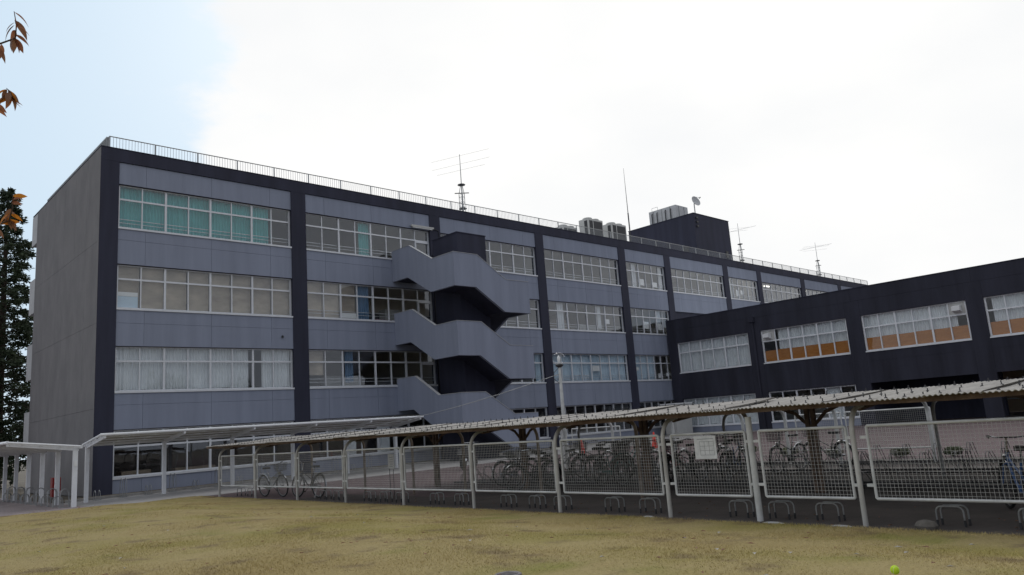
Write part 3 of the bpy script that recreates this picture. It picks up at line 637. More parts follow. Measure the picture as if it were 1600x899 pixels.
for (h0, l0), (h1, l1) in zip(WY, WY[1:]):
    wall_row(h1, l0, [WZ1, 8.04]); wall_row(h1, l0, [2.64, 4.04, WZ0])
    lbox('wall_core', W_, XW+0.02, XW+0.29, h1, l0, WZ1, 8.0, 'wing_paint'); lbox('wall_core', W_, XW+0.02, XW+0.29, h1, l0, 2.64, WZ0, 'wing_paint')
for a, b in ((-9, -1.4), (-1.4, 5.7), (5.7, 12.9), (12.9, 20.05), (20.05, 27.2), (27.2, 34.72)):
    lbox('wall_panel', W_, XW, XW+0.3, a+0.004, b-0.004, 8.048, 8.87, 'wing_paint')
lbox('coping', W_, XW-0.03, XW+0.36, -9, 34.7, 8.871, 8.92, 'navy_paint')
lbox('roof_slab', W_, XW+0.3, 64.0, -9, 34.7, 8.2, 8.5, 'room_ceiling')
lbox('floor_slab', W_, XW+0.3, 64.0, -9, 34.7, 3.3, 3.6, 'room_ceiling')
lbox('rear_wall', W_, 63.7, 64.0, -9, 34.7, 3.6, 8.2, 'room_wall'); lbox('rear_wall', W_, 63.7, 64.0, 20.0, 34.7, 0, 3.3, 'room_wall')
lbox('inner_wall', W_, 56.0, 56.15, -9, 34.7, 3.6, 8.2, 'room_wall'); lbox('inner_wall', W_, 56.0, 56.15, 20.0, 34.7, 0, 3.3, 'room_wall')
lbox('passage_wall', W_, XW+0.3, 63.7, 19.7, 20.0, 0, 3.3, 'navy_paint'); lbox('passage_wall', W_, 55.0, 55.3, 13.4, 19.7, 0, 3.3, 'navy_paint')
lbox('passage_soffit', W_, XW+0.3, 63.7, -9, 19.7, 3.2, 3.298, 'navy_paint')
lbox('warm_panel', W_, 63.4, 63.65, 2.0, 16.5, 0.0, 3.2, 'warm_wall')
for q in range(3): lbox('warm_panel_rail', W_, 63.36, 63.398, 2.0, 16.5, 0.9+q*0.7, 0.98+q*0.7, 'paper')
def window_y(parent, y0, y1, z0, z1, zt, npane, cloth, boards, vent=None):
    """strip window in the wing, y0<y1"""
    x = XW+0.12; mb = MB(); pw = (y1-y0)/npane
    mb.box(x, x+0.09, y0, y1, z1-0.06, z1); mb.box(x-0.01, x+0.09, y0, y1, zt-0.045, zt+0.045); mb.box(x, x+0.09, y0, y1, z0, z0+0.06)
    for i in range(npane+1):
        t = 0.05 if i % 2 == 0 else 0.032; cy = min(max(y0+i*pw, y0+t), y1-t)
        mb.box(x-0.012, x+0.092, cy-t, cy+t, z0+0.06, zt-0.045); mb.box(x-0.012, x+0.092, cy-t, cy+t, zt+0.045, z1-0.06)
    W = mb.build('window', 'white_steel', parent)
    lbox('sill', W, XW-0.04, x+0.05, y0, y1, z0-0.08, z0-0.003, 'white_steel')
    for i in range(npane):
        a, b = y0+i*pw+0.034, y0+(i+1)*pw-0.034
        lbox('pane', W, x+0.035+0.015*(i % 2), x+0.041+0.015*(i % 2), a, b, z0+0.06, zt-0.045, 'wing_glass')
        if vent == i: lbox('vent_panel', W, x+0.03, x+0.045, a, b, zt+0.045, z1-0.06, 'ac_white')
        else: lbox('pane', W, x+0.035, x+0.041, a, b, zt+0.045, z1-0.06, 'wing_glass')
        if boards: lbox('board', W, x+0.10, x+0.112, a-0.02, b+0.02, z0+0.06, z0+0.86-0.02*(i % 2), 'board_brown')
    if vent is not None:
        yc = y0+(vent+0.5)*pw; v = MB(); v.add([(x-0.40, yc-.22, zt+.24), (x-0.40, yc+.22, zt+.24), (x-0.40, yc+.22, zt+.50), (x-0.40, yc-.22, zt+.50), (x+.028, yc-.22, zt+.13), (x+.028, yc+.22, zt+.13), (x+.028, yc+.22, zt+.56), (x+.028, yc-.22, zt+.56)],
              [(0, 1, 2, 3), (0, 4, 5, 1), (3, 2, 6, 7), (1, 5, 6, 2), (0, 3, 7, 4), (4, 7, 6, 5)]); v.build('vent_hood', 'paper', W)
    for ci, (p0, p1, mt, low) in enumerate(cloth):
        c = MB(); fold_sheet(c, y0+p0*pw+0.03, y0+p1*pw-0.03, x+0.20, z0+0.07+low*(z1-z0), z1-0.03, axis='y', seed=int(y0*5+ci)); c.build('curtain', mt, W, smooth=True)
    return W
window_y(W_, 27.72, 33.87, WZ0, WZ1, WT1, 6, [(0, 6, 'curtain_white', 0)], False)
window_y(W_, 20.54, 26.72, WZ0, WZ1, WT1, 6, [(0, 4.9, 'curtain_white', 0)], True, vent=5)
window_y(W_, 13.39, 19.56, WZ0, WZ1, WT1, 6, [(0.6, 6, 'curtain_white', 0)], True, vent=0)
window_y(W_, 6.2, 12.45, WZ0, WZ1, WT1, 6, [(0, 5.7, 'curtain_white', 0)], True)
window_y(W_, -0.95, 5.25, WZ0, WZ1, WT1, 6, [(0, 6, 'curtain_white', 0)], False)
window_y(W_, -8.1, -1.9, WZ0, WZ1, WT1, 6, [(0, 6, 'curtain_white', 0)], False)
window_y(W_, 27.72, 33.87, V0, V1, 1.85, 6, [(0, 6, 'curtain_white', 0)], False)
window_y(W_, 20.54, 26.72, V0, V1, 1.85, 6, [(1, 2, 'curtain_white', 0)], False)
for a, b in ((27.72, 33.87), (20.54, 26.72)): lbox('wall_panel', W_, XW, XW+0.3, a, b, 0, V0-0.085, 'grey_paint')
mb = MB(); mb.tube([(XW-0.09, 27.22, 0.0), (XW-0.09, 27.22, 7.85)], 0.085, 10); D = mb.build('downpipe', 'wing_paint', W_, smooth=True)
lbox('rain_head', D, XW-0.26, XW-0.004, 27.02, 27.42, 7.72, 8.06, 'wing_paint')
lbox('ceiling_lamp', W_, XW+1.6, XW+2.8, 15.9, 16.0, 3.1, 3.17, 'ac_white')
# small roof unit beside the junction of the two buildings
t = thing('outdoor_unit', 'white outdoor unit beside the corner of the navy wing', 'outdoor unit', (47.2, 32.6, 0))
MB().box(0, 2.0, 0, 1.0, 0.1, 2.25).build('casing', 'ac_white', t); lbox('top_cover', t, -0.05, 2.3, -0.05, 1.3, 2.26, 2.36, 'paper'); lbox('base', t, 0.1, 1.9, 0.1, 0.9, 0, 0.1, 'kerb')
g = MB(); g.lathe([(0.36, 0), (0.36, 0.02), (0.3, 0.03)], 16); o = g.build('fan_grille', 'ac_fin', t); o.rotation_euler = (R(90), 0, 0); o.location = (1.0, -0.002, 1.5)

# ------------------------------------------------------------------ front bicycle shelter
XS = 10.68
SH = thing('front_bicycle_shelter', 'long bicycle shelter with corrugated grey roof and bolts behind the lawn', 'bicycle shelter')
POSTY = [26.06, 23.29, 20.56, 17.92, 15.30, 12.72, 10.20, 7.69, 4.51, 2.05, -0.5, -3.0]
def arc_post(sgn, h=1.22, r=0.34, run=0.12):
    pts = [(0, 0, -0.02), (0, 0, h)]
    for q in range(1, 8):
        a = math.pi/2*q/7; pts.append((sgn*r*(1-math.cos(a)), 0, h+r*math.sin(a)))
    pts.append((sgn*(r+run), 0, h+r+0.012)); return pts
pm = MB().tube(arc_post(1, 1.25, 0.34), 0.036, 10).mesh('post', 'post_worn', True)
pr = MB().tube(arc_post(-1, 1.34, 0.30, 0.2), 0.036, 8).mesh('rear_post', 'post_rust', True)
for y in POSTY:
    link('post', pm, SH, (XS, y, 0)); 
    if y not in (26.06, 4.51): link('post', pr, SH, (12.62, y-0.25+0.3*math.sin(y*3), 0))
MB().tube([(XS, 6.07, 0), (XS, 6.07, 1.55)], 0.048, 12).build('gate_post', 'fence_white', SH, smooth=True)
for (y) in POSTY[:-1]:
    MB().tube([(XS+0.36, y, 1.56), (12.4, y+0.02, 1.70)], 0.036, 6).build('rafter', 'rust_steel', SH)
def roof_z(x): return 1.672+(x-10.42)*0.055
for (x, s) in ((10.56, 0.05), (11.5, 0.045), (12.7, 0.05)):
    mb = MB(); ys_ = [26.8-q*1.25 for q in range(25)]; rg = random.Random(int(x*10))
    offs = [rg.uniform(-0.012, 0.008) for _ in ys_]
    for q in range(len(ys_)-1):
        z = roof_z(x)-0.016; a, b = ys_[q+1], ys_[q]; h0, h1 = offs[q+1], offs[q]
        mb.add([(x-s/2, a, z-0.06+h0), (x+s/2, a, z-0.06+h0), (x+s/2, b, z-0.06+h1), (x-s/2, b, z-0.06+h1), (x-s/2, a, z+h0), (x+s/2, a, z+h0), (x+s/2, b, z+h1), (x-s/2, b, z+h1)],
               [(0, 3, 2, 1), (4, 5, 6, 7), (0, 1, 5, 4), (1, 2, 6, 5), (2, 3, 7, 6), (3, 0, 4, 7)])
    mb.build('purlin', 'rust_steel', SH)
# corrugated sheets, each a piece, slightly out of line
PW, AMP = 0.066, 0.009
def sheet_mesh(waves, length, sag):
    mb = MB(); n = waves*8; rows = 5; top = []; 
    vs = []; fs = []
    for lay in (0, -0.007):
        for j in range(rows):
            x = length*j/(rows-1)
            for i in range(n+1):
                y = PW*i/8; vs.append((x, y, AMP*math.cos(2*math.pi*i/8)+x*0.055+lay-sag*math.sin(math.pi*j/(rows-1))))
    o = rows*(n+1)
    for j in range(rows-1):
        for i in range(n):
            a = j*(n+1)+i; fs.append((a, a+1, a+n+2, a+n+1)); fs.append((o+a, o+a+n+1, o+a+n+2, o+a+1))
    for i in range(n): fs.append((i, o+i, o+i+1, i+1)); a = (rows-1)*(n+1)+i; fs.append((a, a+1, o+a+1, o+a))
    return MB().add(vs, fs)
SHM = [sheet_mesh(11, 2.45, sg).mesh('roof_sheet', 'slate_sheet') for sg in (0.0, 0.012, 0.02)]
yy = -3.2; rg = random.Random(11); bolts = MB(); q = 0
while yy < 26.5:
    zj = rg.uniform(-0.006, 0.016)
    o = link('roof_sheet', SHM[q % 3], SH, (10.40+rg.uniform(-0.035, 0.03), yy, roof_z(10.42)+0.004+zj))
    o.rotation_euler = (rg.uniform(-0.006, 0.006), rg.uniform(-0.004, 0.004), rg.uniform(-0.008, 0.008))
    for bx in (10.56, 11.5, 12.7):
        for bw in (1, 4.5, 8):
            if rg.random() < 0.05: continue
            by = yy+PW*bw+rg.uniform(-0.02, 0.02); bz = roof_z(bx)+AMP+zj; tl = rg.uniform(-0.012, 0.012); h = rg.uniform(0.035, 0.062)
            bolts.tube([(bx, by, bz-0.03), (bx+tl, by+tl, bz+h)], 0.008, 5); bolts.lathe([(0.022, 0), (0.022, 0.01), (0.008, 0.018)], 6, (bx, by, bz-0.002))
    yy += PW*10.02+0.0; q += 1
bolts.build('roof_bolts', 'dark_steel', SH, kind='stuff')
# a slipped loose sheet near the middle and its patch
o = link('roof_sheet', SHM[1], SH, (10.46, 6.3, roof_z(10.46)+0.026)); o.rotation_euler = (0.0, 0.006, 0.06); o.scale = (0.75, 0.6, 1)
# fence panels of the shelter: white pipe frame and wire mesh
SPAN = [(25.89, 23.38), (23.14, 20.66), (20.44, 18.03), (17.82, 15.37), (15.20, 12.77), (12.62, 10.25), (10.05, 7.78), (7.52, 6.16), (5.92, 4.60), (4.31, 2.15), (1.95, -0.4)]
def fence_panel(parent, x, ya, yb, z0=0.36, z1=1.33, r=0.021, name='fence_panel', mesh=0.05, mt='fence_white'):
    ln = ya-yb; mb = MB(); c = 0.012
    mb.tube([(x, yb+c, z0), (x, ya-c, z0), (x, ya, z0+c), (x, ya, z1-c), (x, ya-c, z1), (x, yb+c, z1), (x, yb, z1-c), (x, yb, z0+c), (x, yb+c, z0)], r, 8)
    P = mb.build(name, mt, parent, smooth=True); g = MB(); d = 0.0016
    n = int(ln/mesh)
    for q in range(1, n): y = yb+ln*q/n; g.box(x-d, x+d, y-d, y+d, z0, z1)
    m_ = int((z1-z0)/mesh)
    for q in range(1, m_): z = z0+(z1-z0)*q/m_; g.box(x-2*d, x, yb, ya, z-d, z+d)
    g.build('wire_mesh', 'wire', P)
    return P
for a, b in SPAN: 
    P = fence_panel(SH, XS, a, b)
    for y in (a+0.0, b-0.0):
        s = 1 if y == a else -1
        for z in (0.52, 1.16): lbox('clamp', P, XS-0.015, XS+0.015, min(y, y+s*0.10), max(y, y+s*0.10), z, z+0.04, 'fence_white')
# notice plate on the panel
S1 = thing('notice_board', 'square grey notice with faint grid lines wired to the shelter fence', 'notice', (XS-0.03, 6.86, 0.93))
MB().box(-0.004, 0.0, -0.20, 0.20, 0.0, 0.36).build('plate', 'sign_grey', S1)
g = MB()
for q in range(4): g.box(-0.006, -0.0045, -0.16+q*0.085, -0.156+q*0.085, 0.06, 0.28)
for q in range(4): g.box(-0.0062, -0.0047, -0.16, 0.10, 0.06+q*0.07, 0.064+q*0.07)
g.box(-0.006, -0.0045, -0.16, 0.14, 0.31, 0.318)
g.build('print', 'ink', S1)
S2 = thing('small_notice', 'small white notice plate on a stand seen through the mesh fence', 'notice', (12.2, 18.0, 0))
for s in (-0.09, 0.09): MB().tube([(0, s, 0), (0, s, 0.75)], 0.01, 6).build('leg', 'dark_steel', S2)
MB().box(-0.012, -0.002, -0.14, 0.14, 0.72, 1.12).build('plate', 'paper', S2); g = MB()
for q in range(5): g.box(-0.0145, -0.0125, -0.09, 0.08-0.03*(q % 2), 0.78+q*0.06, 0.79+q*0.06)
g.build('print', 'ink', S2)

# front hoop racks: a pair of bent tubes each
def hoop(mb, x, y, w_, h, lean=0.0, r=0.011):
    pts = [(x, y-w_/2, 0)]
    for q in range(0, 5): a = math.pi/2*q/4; pts.append((x+lean*(h-0.07+0.07*math.sin(a))/h, y-w_/2+0.07*(1-math.cos(a)), h-0.07+0.07*math.sin(a)))
    for q in range(4, -1, -1): a = math.pi/2*q/4; pts.append((x+lean*(h-0.07+0.07*math.sin(a))/h, y+w_/2-0.07*(1-math.cos(a)), h-0.07+0.07*math.sin(a)))
    pts.append((x, y+w_/2, 0)); mb.tube(pts, r, 6)
HM = MB(); hoop(HM, 0, 0, 0.32, 0.25); HM = HM.mesh('hoop', 'galvanised', True)
HF = MB().tube([(0, 0, 0), (0, 0, 0.08)], 0.017, 6).mesh('foot', 'dark_steel')
HY = [25.1, 24.3, 19.55, 18.85, 17.3, 16.55, 15.85, 14.45, 13.55, 12.0, 11.15, 10.45, 9.15, 8.35, 6.58, 5.90, 5.15, 3.53, 2.6]
NUM = ['first', 'second', 'third', 'fourth', 'fifth', 'sixth', 'seventh', 'eighth', 'ninth', 'tenth', 'eleventh', 'twelfth', 'thirteenth', 'fourteenth', 'fifteenth', 'sixteenth', 'seventeenth', 'eighteenth', 'nineteenth', 'twentieth']
for i, y in enumerate(HY):
    t = thing('bicycle_rack', 'low double steel hoop bicycle rack under the fence, %s from the left end' % NUM[i], 'bicycle rack', (10.95, y, 0), rng.uniform(-0.05, 0.05), 'low hoop racks along the shelter fence')
    link('hoop', HM, t, (0, 0, 0)); link('hoop', HM, t, (0.13, -0.02, 0)); 
    for dx_, dy_ in ((0, -0.16), (0, 0.16), (0.13, -0.18), (0.13, 0.14)): link('foot', HF, t, (dx_, dy_, 0))

# ------------------------------------------------------------------ rear shelter
RB = thing('rear_bicycle_shelter', 'older bicycle shelter on rusty forked columns behind the front one', 'bicycle shelter')
for y in (2.85, 6.8, 10.8, 14.85, 18.7):
    C = MB().box(14.28, 14.36, y-0.09, y-0.01, 0, 1.66).box(14.28, 14.36, y+0.03, y+0.11, 0, 1.66).build('column', 'rust_steel', RB)
    for s in (-1, 1):
        MB().tube([(14.32, y+0.01, 1.22), (14.32, y+s*0.16, 1.36), (14.32, y+s*0.30, 1.50), (14.32, y+s*0.55, 1.60)], 0.035, 6).build('bracket', 'rust_steel', C)
    lbox('cap', C, 14.2, 14.44, y-0.16, y+0.18, 1.2, 1.23, 'rust_steel')
    lbox('beam', RB, 13.5, 18.6, y-0.05, y+0.07, 1.66, 1.74, 'rust_steel')
for x in (13.6, 14.32, 17.3, 18.4): lbox('purlin', RB, x-0.04, x+0.04, -3, 19.6, 1.60, 1.655, 'rust_steel')
pa = MB().tube(arc_post(-1, 1.25, 0.3, 0.1), 0.048, 8).mesh('post', 'fence_white', True)
pb = MB().tube(arc_post(1, 1.25, 0.3, 0.1), 0.036, 8).mesh('post', 'fence_white', True)
for y in (19.3, 16.9, 14.4, 11.9, 10.55, 9.1, 6.76, 4.3, 1.9): link('post', pa, RB, (20.6, y, 0))
for y in (18.2, 15.6, 13.1, 10.6, 8.2, 5.6, 3.2): link('post', pb, RB, (17.4, y, 0))
sm = sheet_mesh(11, 2.6, 0.0).mesh('roof_sheet', 'slate_sheet'); yy = -3.0
while yy < 19.0:
    for q, x in enumerate((13.45, 16.0)):
        o = link('roof_sheet', sm, RB, (x, yy, 1.755-0.004*q)); o.rotation_euler = (0, 0.055, 0)
    yy += PW*10.02
for a, b in ((10.55, 9.1), (9.1, 6.8), (19.3, 16.9)): fence_panel(RB, 21.1, a-0.06, b+0.06, 0.36, 1.36, 0.02)
# long hoop racks of the rear shelter
def long_rack(x, ya, yb, step, label, name='rack_row'):
    t = thing('rack_row', label, 'bicycle rack', (x, yb, 0), 0, 'long bicycle rack rows')
    MB().box(-0.02, 0.02, 0, ya-yb, 0.02, 0.06).box(0.58, 0.62, 0, ya-yb, 0.02, 0.06).build('base_rail', 'dark_steel', t)
    n = int((ya-yb)/step)
    m1 = MB(); m1.tube([(0, -0.025, 0.05), (0, -0.025, 0.42), (0.06, -0.025, 0.50), (0.25, -0.025, 0.50), (0.60, -0.025, 0.05)], 0.009, 5); m1.tube([(0, 0.04, 0.05), (0, 0.04, 0.42), (0.06, 0.04, 0.50), (0.25, 0.04, 0.50), (0.60, 0.04, 0.05)], 0.009, 5); hi = m1.mesh('wheel_slot', 'rack_metal', True)
    m1 = MB(); m1.tube([(0, -0.025, 0.05), (0, -0.025, 0.22), (0.05, -0.025, 0.28), (0.30, -0.025, 0.28), (0.60, -0.025, 0.05)], 0.009, 5); m1.tube([(0, 0.04, 0.05), (0, 0.04, 0.22), (0.05, 0.04, 0.28), (0.30, 0.04, 0.28), (0.60, 0.04, 0.05)], 0.009, 5); lo = m1.mesh('wheel_slot', 'rack_metal', True)
    for q in range(n): link('wheel_slot', hi if q % 2 else lo, t, (0, (q+0.5)*step, 0))
long_rack(15.2, 19.0, -1.0, 0.36, 'near row of wheel slots below the rear shelter')
long_rack(17.9, 18.0, -1.0, 0.36, 'middle row of wheel slots below the rear shelter')
long_rack(20.2, 17.0, 1.0, 0.36, 'far row of wheel slots beside the pink paving')

# ------------------------------------------------------------------ bicycles
def bicycle(name, label, frame_mat, loc, rz, tilt=0.06, basket=True):
    t = thing(name, label, 'bicycle', loc, rz, 'parked bicycles'); t.rotation_euler = (tilt, 0, rz)
    WR = 0.325; xf, xr = 0.55, -0.53
    for nm, x in (('front_wheel', xf), ('rear_wheel', xr)):
        w_ = MB().torus((x, 0, WR+0.012), WR-0.006, 0.023, 'y', 28, 6).build(nm, 'rubber', t, smooth=True)
        MB().torus((x, 0, WR+0.012), WR-0.033, 0.010, 'y', 28, 5).build('rim', 'rim_metal', w_, smooth=True)
        g = MB()
        for q in range(18):
            a = 2*math.pi*q/18; g.tube([(x, 0.025*(1 if q % 2 else -1), WR+0.012), (x+math.cos(a)*(WR-0.03), 0, WR+0.012+math.sin(a)*(WR-0.03))], 0.0018, 3, False)
        g.build('spokes', 'rim_metal', w_); MB().tube([(x, -0.05, WR+0.012), (x, 0.05, WR+0.012)], 0.022, 8).build('hub', 'chrome', w_)
        MB().torus((x, 0, WR+0.012), WR+0.028, 0.016, 'y', 14, 4, R(25) if nm == 'rear_wheel' else R(40), R(190) if nm == 'rear_wheel' else R(150)).build('mudguard', 'chrome', t, smooth=True)
    z = WR+0.012
    g = MB(); bb = (-0.08, 0, 0.29); st = (-0.22, 0, 0.72); hd = (0.36, 0, 0.80); hb = (0.39, 0, 0.66)
    g.tube([bb, st], 0.016); g.tube([hb, (0.10, 0, 0.40), bb], 0.019); g.tube([(0.37, 0, 0.74), (-0.16, 0, 0.52)], 0.014); g.tube([hd, hb], 0.02)
    for s in (-0.05, 0.05): g.tube([(xr, s, z), (bb[0], s*0.5, bb[2])], 0.010, 6); g.tube([(xr, s, z), (-0.20, s*0.4, 0.62)], 0.008, 6)
    g.build('frame', frame_mat, t, smooth=True)
    g = MB()
    for s in (-0.05, 0.05): g.tube([(xf, s, z), (0.42, s, 0.62), (0.39, 0, 0.66)], 0.010, 6)
    g.build('fork', frame_mat, t, smooth=True)
    MB().tube([(0.35, 0, 0.8), (0.33, 0, 1.0)], 0.013, 6).build('stem', 'chrome', t)
    H_ = MB().tube([(0.12, -0.27, 1.02), (0.24, -0.26, 1.04), (0.33, -0.12, 1.01), (0.33, 0.12, 1.01), (0.24, 0.26, 1.04), (0.12, 0.27, 1.02)], 0.011, 6).build('handlebar', 'chrome', t, smooth=True)
    for s in (-1, 1): MB().tube([(0.10, s*0.27, 1.018), (0.2, s*0.265, 1.032)], 0.016, 6).build('grip', 'black_plastic', H_)
    MB().tube([(-0.22, 0, 0.72), (-0.255, 0, 0.86)], 0.012, 6).build('seat_post', 'chrome', t)
    MB().prism([(-0.10, -0.02), (-0.10, 0.02), (-0.25, 0.05), (-0.33, 0.10), (-0.38, 0.10), (-0.40, 0), (-0.38, -0.10), (-0.33, -0.10), (-0.25, -0.05)], 'z', 0.86, 0.92).build('saddle', 'black_plastic', t)
    MB().tube([(xr-0.15, -0.06, 0.72), (-0.25, -0.06, 0.72), (-0.25, 0.06, 0.72), (xr-0.15, 0.06, 0.72), (xr-0.15, -0.06, 0.72)], 0.007, 5).build('rear_carrier', 'chrome', t)
    for s in (-0.06, 0.06): MB().tube([(xr-0.08, s, 0.72), (xr, s, z)], 0.005, 4).build('carrier_stay', 'chrome', t)
    MB().prism([(-0.02, 0.35), (-0.02, 0.24), (-0.14, 0.23), (-0.50, 0.31), (-0.50, 0.36), (-0.14, 0.37)], 'y', -0.075, -0.055).build('chain_guard', frame_mat, t)
    for s in (-1, 1):
        g = MB(); g.tube([(-0.08, s*0.05, 0.29), (-0.08+s*0.12, s*0.09, 0.29-s*0.11)], 0.009, 5); g.box(-0.12+s*0.12, -0.04+s*0.12, s*0.09-(0.09 if s < 0 else 0), s*0.09+(0.09 if s > 0 else 0), 0.275-s*0.11, 0.298-s*0.11)
        g.build('pedal', 'black_plastic', t)
    MB().tube([(xr, 0.06, z), (xr-0.05, 0.16, 0.012)], 0.008, 5).build('kickstand', 'chrome', t)
    MB().lathe([(0.03, 0), (0.045, 0.05), (0.02, 0.07)], 8, (0.47, 0.0, 0.70)).build('lamp', 'chrome', t)
    if basket:
        g = MB()
        for q in range(6):
            z_ = 0.80+q*0.044; e = 0.012*q/2
            g.tube([(0.40-0, -0.13-e, z_), (0.66+e, -0.13-e, z_), (0.66+e, 0.13+e, z_), (0.40, 0.13+e, z_), (0.40, -0.13-e, z_)], 0.0035, 4)
        for q in range(8):
            y_ = -0.13+0.26*q/7; g.tube([(0.66, y_, 0.80), (0.69, y_*1.2, 1.02)], 0.003, 3); g.tube([(0.40, y_, 0.80), (0.40, y_*1.2, 1.02)], 0.003, 3); g.tube([(0.40, y_, 0.8), (0.66, y_, 0.8)], 0.003, 3)
            x_ = 0.40+0.27*q/7; g.tube([(x_, -0.13, 0.80), (x_, -0.155, 1.02)], 0.003, 3); g.tube([(x_, 0.13, 0.80), (x_, 0.155, 1.02)], 0.003, 3)
        g.build('basket', 'dark_steel', t)
    return t
BK = [('silver city bicycle with front basket at the far left end of the shelter', 'silver_frame', (11.1, 22.9, 0), -1.5, 1),
      ('black bicycle leaning behind the silver one at the left end of the shelter', 'black_frame', (11.2, 20.9, 0), 1.66, 0)]
for lab, fm, loc, rz, bs in BK: bicycle('bicycle', lab, fm, loc, rz, 0.08, bs)
MORE = [('black_frame', 14.05, 14.3, 'silver mudguard bicycle leftmost of the group before the middle fence panels'), ('black_frame', 15.2, 16.1, 'dark bicycle standing behind the leftmost of the middle group'), ('silver_frame', 15.0, 14.0, 'silver bicycle in the near rack beside the white shelter post'),
        ('black_frame', 16.3, 13.7, 'black bicycle in the near rack left of the first red cone'), ('teal_frame', 15.6, 12.9, 'dark green bicycle in the near rack below the left red cone'), ('black_frame', 15.6, 12.15, 'black bicycle next right of the dark green one in the near rack'),
        ('silver_frame', 15.4, 11.35, 'silver bicycle in the near rack under the right red cone'), ('black_frame', 15.8, 10.7, 'black bicycle left of the rusty forked column'), ('red_frame', 17.3, 12.2, 'dark red bicycle in the middle rack row'),
        ('black_frame', 16.6, 9.9, 'black bicycle just left of the square grey notice'), ('blue_frame', 17.9, 10.6, 'dark blue bicycle far back left of the square grey notice'), ('black_frame', 18.6, 9.55, 'black bicycle standing alone in the far rack behind the gate post')]
MORE += [('black_frame', 14.9, 15.3, 'black bicycle in the near rack right behind the rusty column'), ('silver_frame', 17.4, 16.4, 'silver bicycle far left in the middle rack row'), ('black_frame', 17.6, 15.2, 'black bicycle second from the left in the middle rack row'),
         ('teal_frame', 17.9, 14.1, 'dark green bicycle third from the left in the middle rack row'), ('black_frame', 17.2, 13.2, 'black bicycle fourth from the left in the middle rack row'), ('black_frame', 18.0, 11.5, 'black bicycle sixth from the left in the middle rack row'), ('silver_frame', 15.9, 13.4, 'grey bicycle between black ones in the near rack')]
for fm, x, y, lab in MORE: bicycle('bicycle', lab, fm, (x, y, 0), rng.choice([0, math.pi])+rng.uniform(-0.25, 0.25), rng.uniform(-0.06, 0.09), rng.random() < 0.75)
bicycle('bicycle', 'black bicycle alone in the far rack beside the double rusty column', 'black_frame', (19.6, 9.0, 0), 1.2, 0.05, True)
bicycle('bicycle', 'blue bicycle cut by the right edge of the photo behind the fence', 'blue_frame', (12.3, 3.05, 0), 0.5, 0.05, False)
# motorcycle parked near the stairs
t = thing('motorcycle', 'dark motorcycle parked on the walkway beyond the second fence notice', 'motorcycle', (20.5, 24.6, 0), 0.5)
for nm, x in (('front_wheel', 0.66), ('rear_wheel', -0.62)):
    w_ = MB().torus((x, 0, 0.30), 0.235, 0.06, 'y', 24, 8).build(nm, 'rubber', t, smooth=True); MB().lathe([(0.17, -0.03), (0.17, 0.03)], 16).build('rim', 'dark_steel', w_).rotation_euler = (R(90), 0, 0)
    w_.children[0].location = (x, 0, 0.30)
MB().prism([(-0.85, 0.62), (-0.8, 0.78), (-0.35, 0.80), (-0.05, 0.86), (0.25, 0.98), (0.48, 0.90), (0.50, 0.70), (0.25, 0.40), (-0.25, 0.32), (-0.45, 0.45)], 'y', -0.14, 0.14).build('body', 'black_frame', t)
MB().prism([(-0.80, 0.785), (-0.78, 0.86), (-0.3, 0.87), (-0.06, 0.88), (-0.3, 0.805)], 'y', -0.12, 0.12).build('seat', 'black_plastic', t)
MB().tube([(0.66, 0.09, 0.30), (0.46, 0.09, 0.98)], 0.025, 8).tube([(0.66, -0.09, 0.30), (0.46, -0.09, 0.98)], 0.025, 8).build('fork', 'chrome', t)
MB().tube([(0.30, -0.36, 1.06), (0.42, -0.15, 1.06), (0.42, 0.15, 1.06), (0.30, 0.36, 1.06)], 0.014, 6).build('handlebar', 'chrome', t)
MB().lathe([(0.02, -0.06), (0.09, 0), (0.095, 0.06), (0.02, 0.09)], 14).build('headlamp', 'chrome', t).location = (0.56, 0, 0.88)
MB().tube([(0.1, -0.18, 0.35), (-0.4, -0.2, 0.32), (-0.8, -0.2, 0.42)], [0.02, 0.04, 0.05], 8).build('exhaust', 'chrome', t)

# cones
def cone(loc, label):
    t = thing('traffic_cone', label, 'traffic cone', loc, 0, 'red traffic cones')
    MB().lathe([(0.16, 0.04), (0.15, 0.06), (0.10, 0.35), (0.035, 0.78), (0.02, 0.80)], 16).build('cone_body', 'cone_red', t, smooth=True)
    MB().box(-0.2, 0.2, -0.2, 0.2, 0, 0.04).build('base', 'cone_red', t)
cone((26.6, 23.7, 0), 'red traffic cone on the pink paving, left one of the two'); cone((31.5, 23.2, 0), 'red traffic cone on the pink paving, right one of the two')
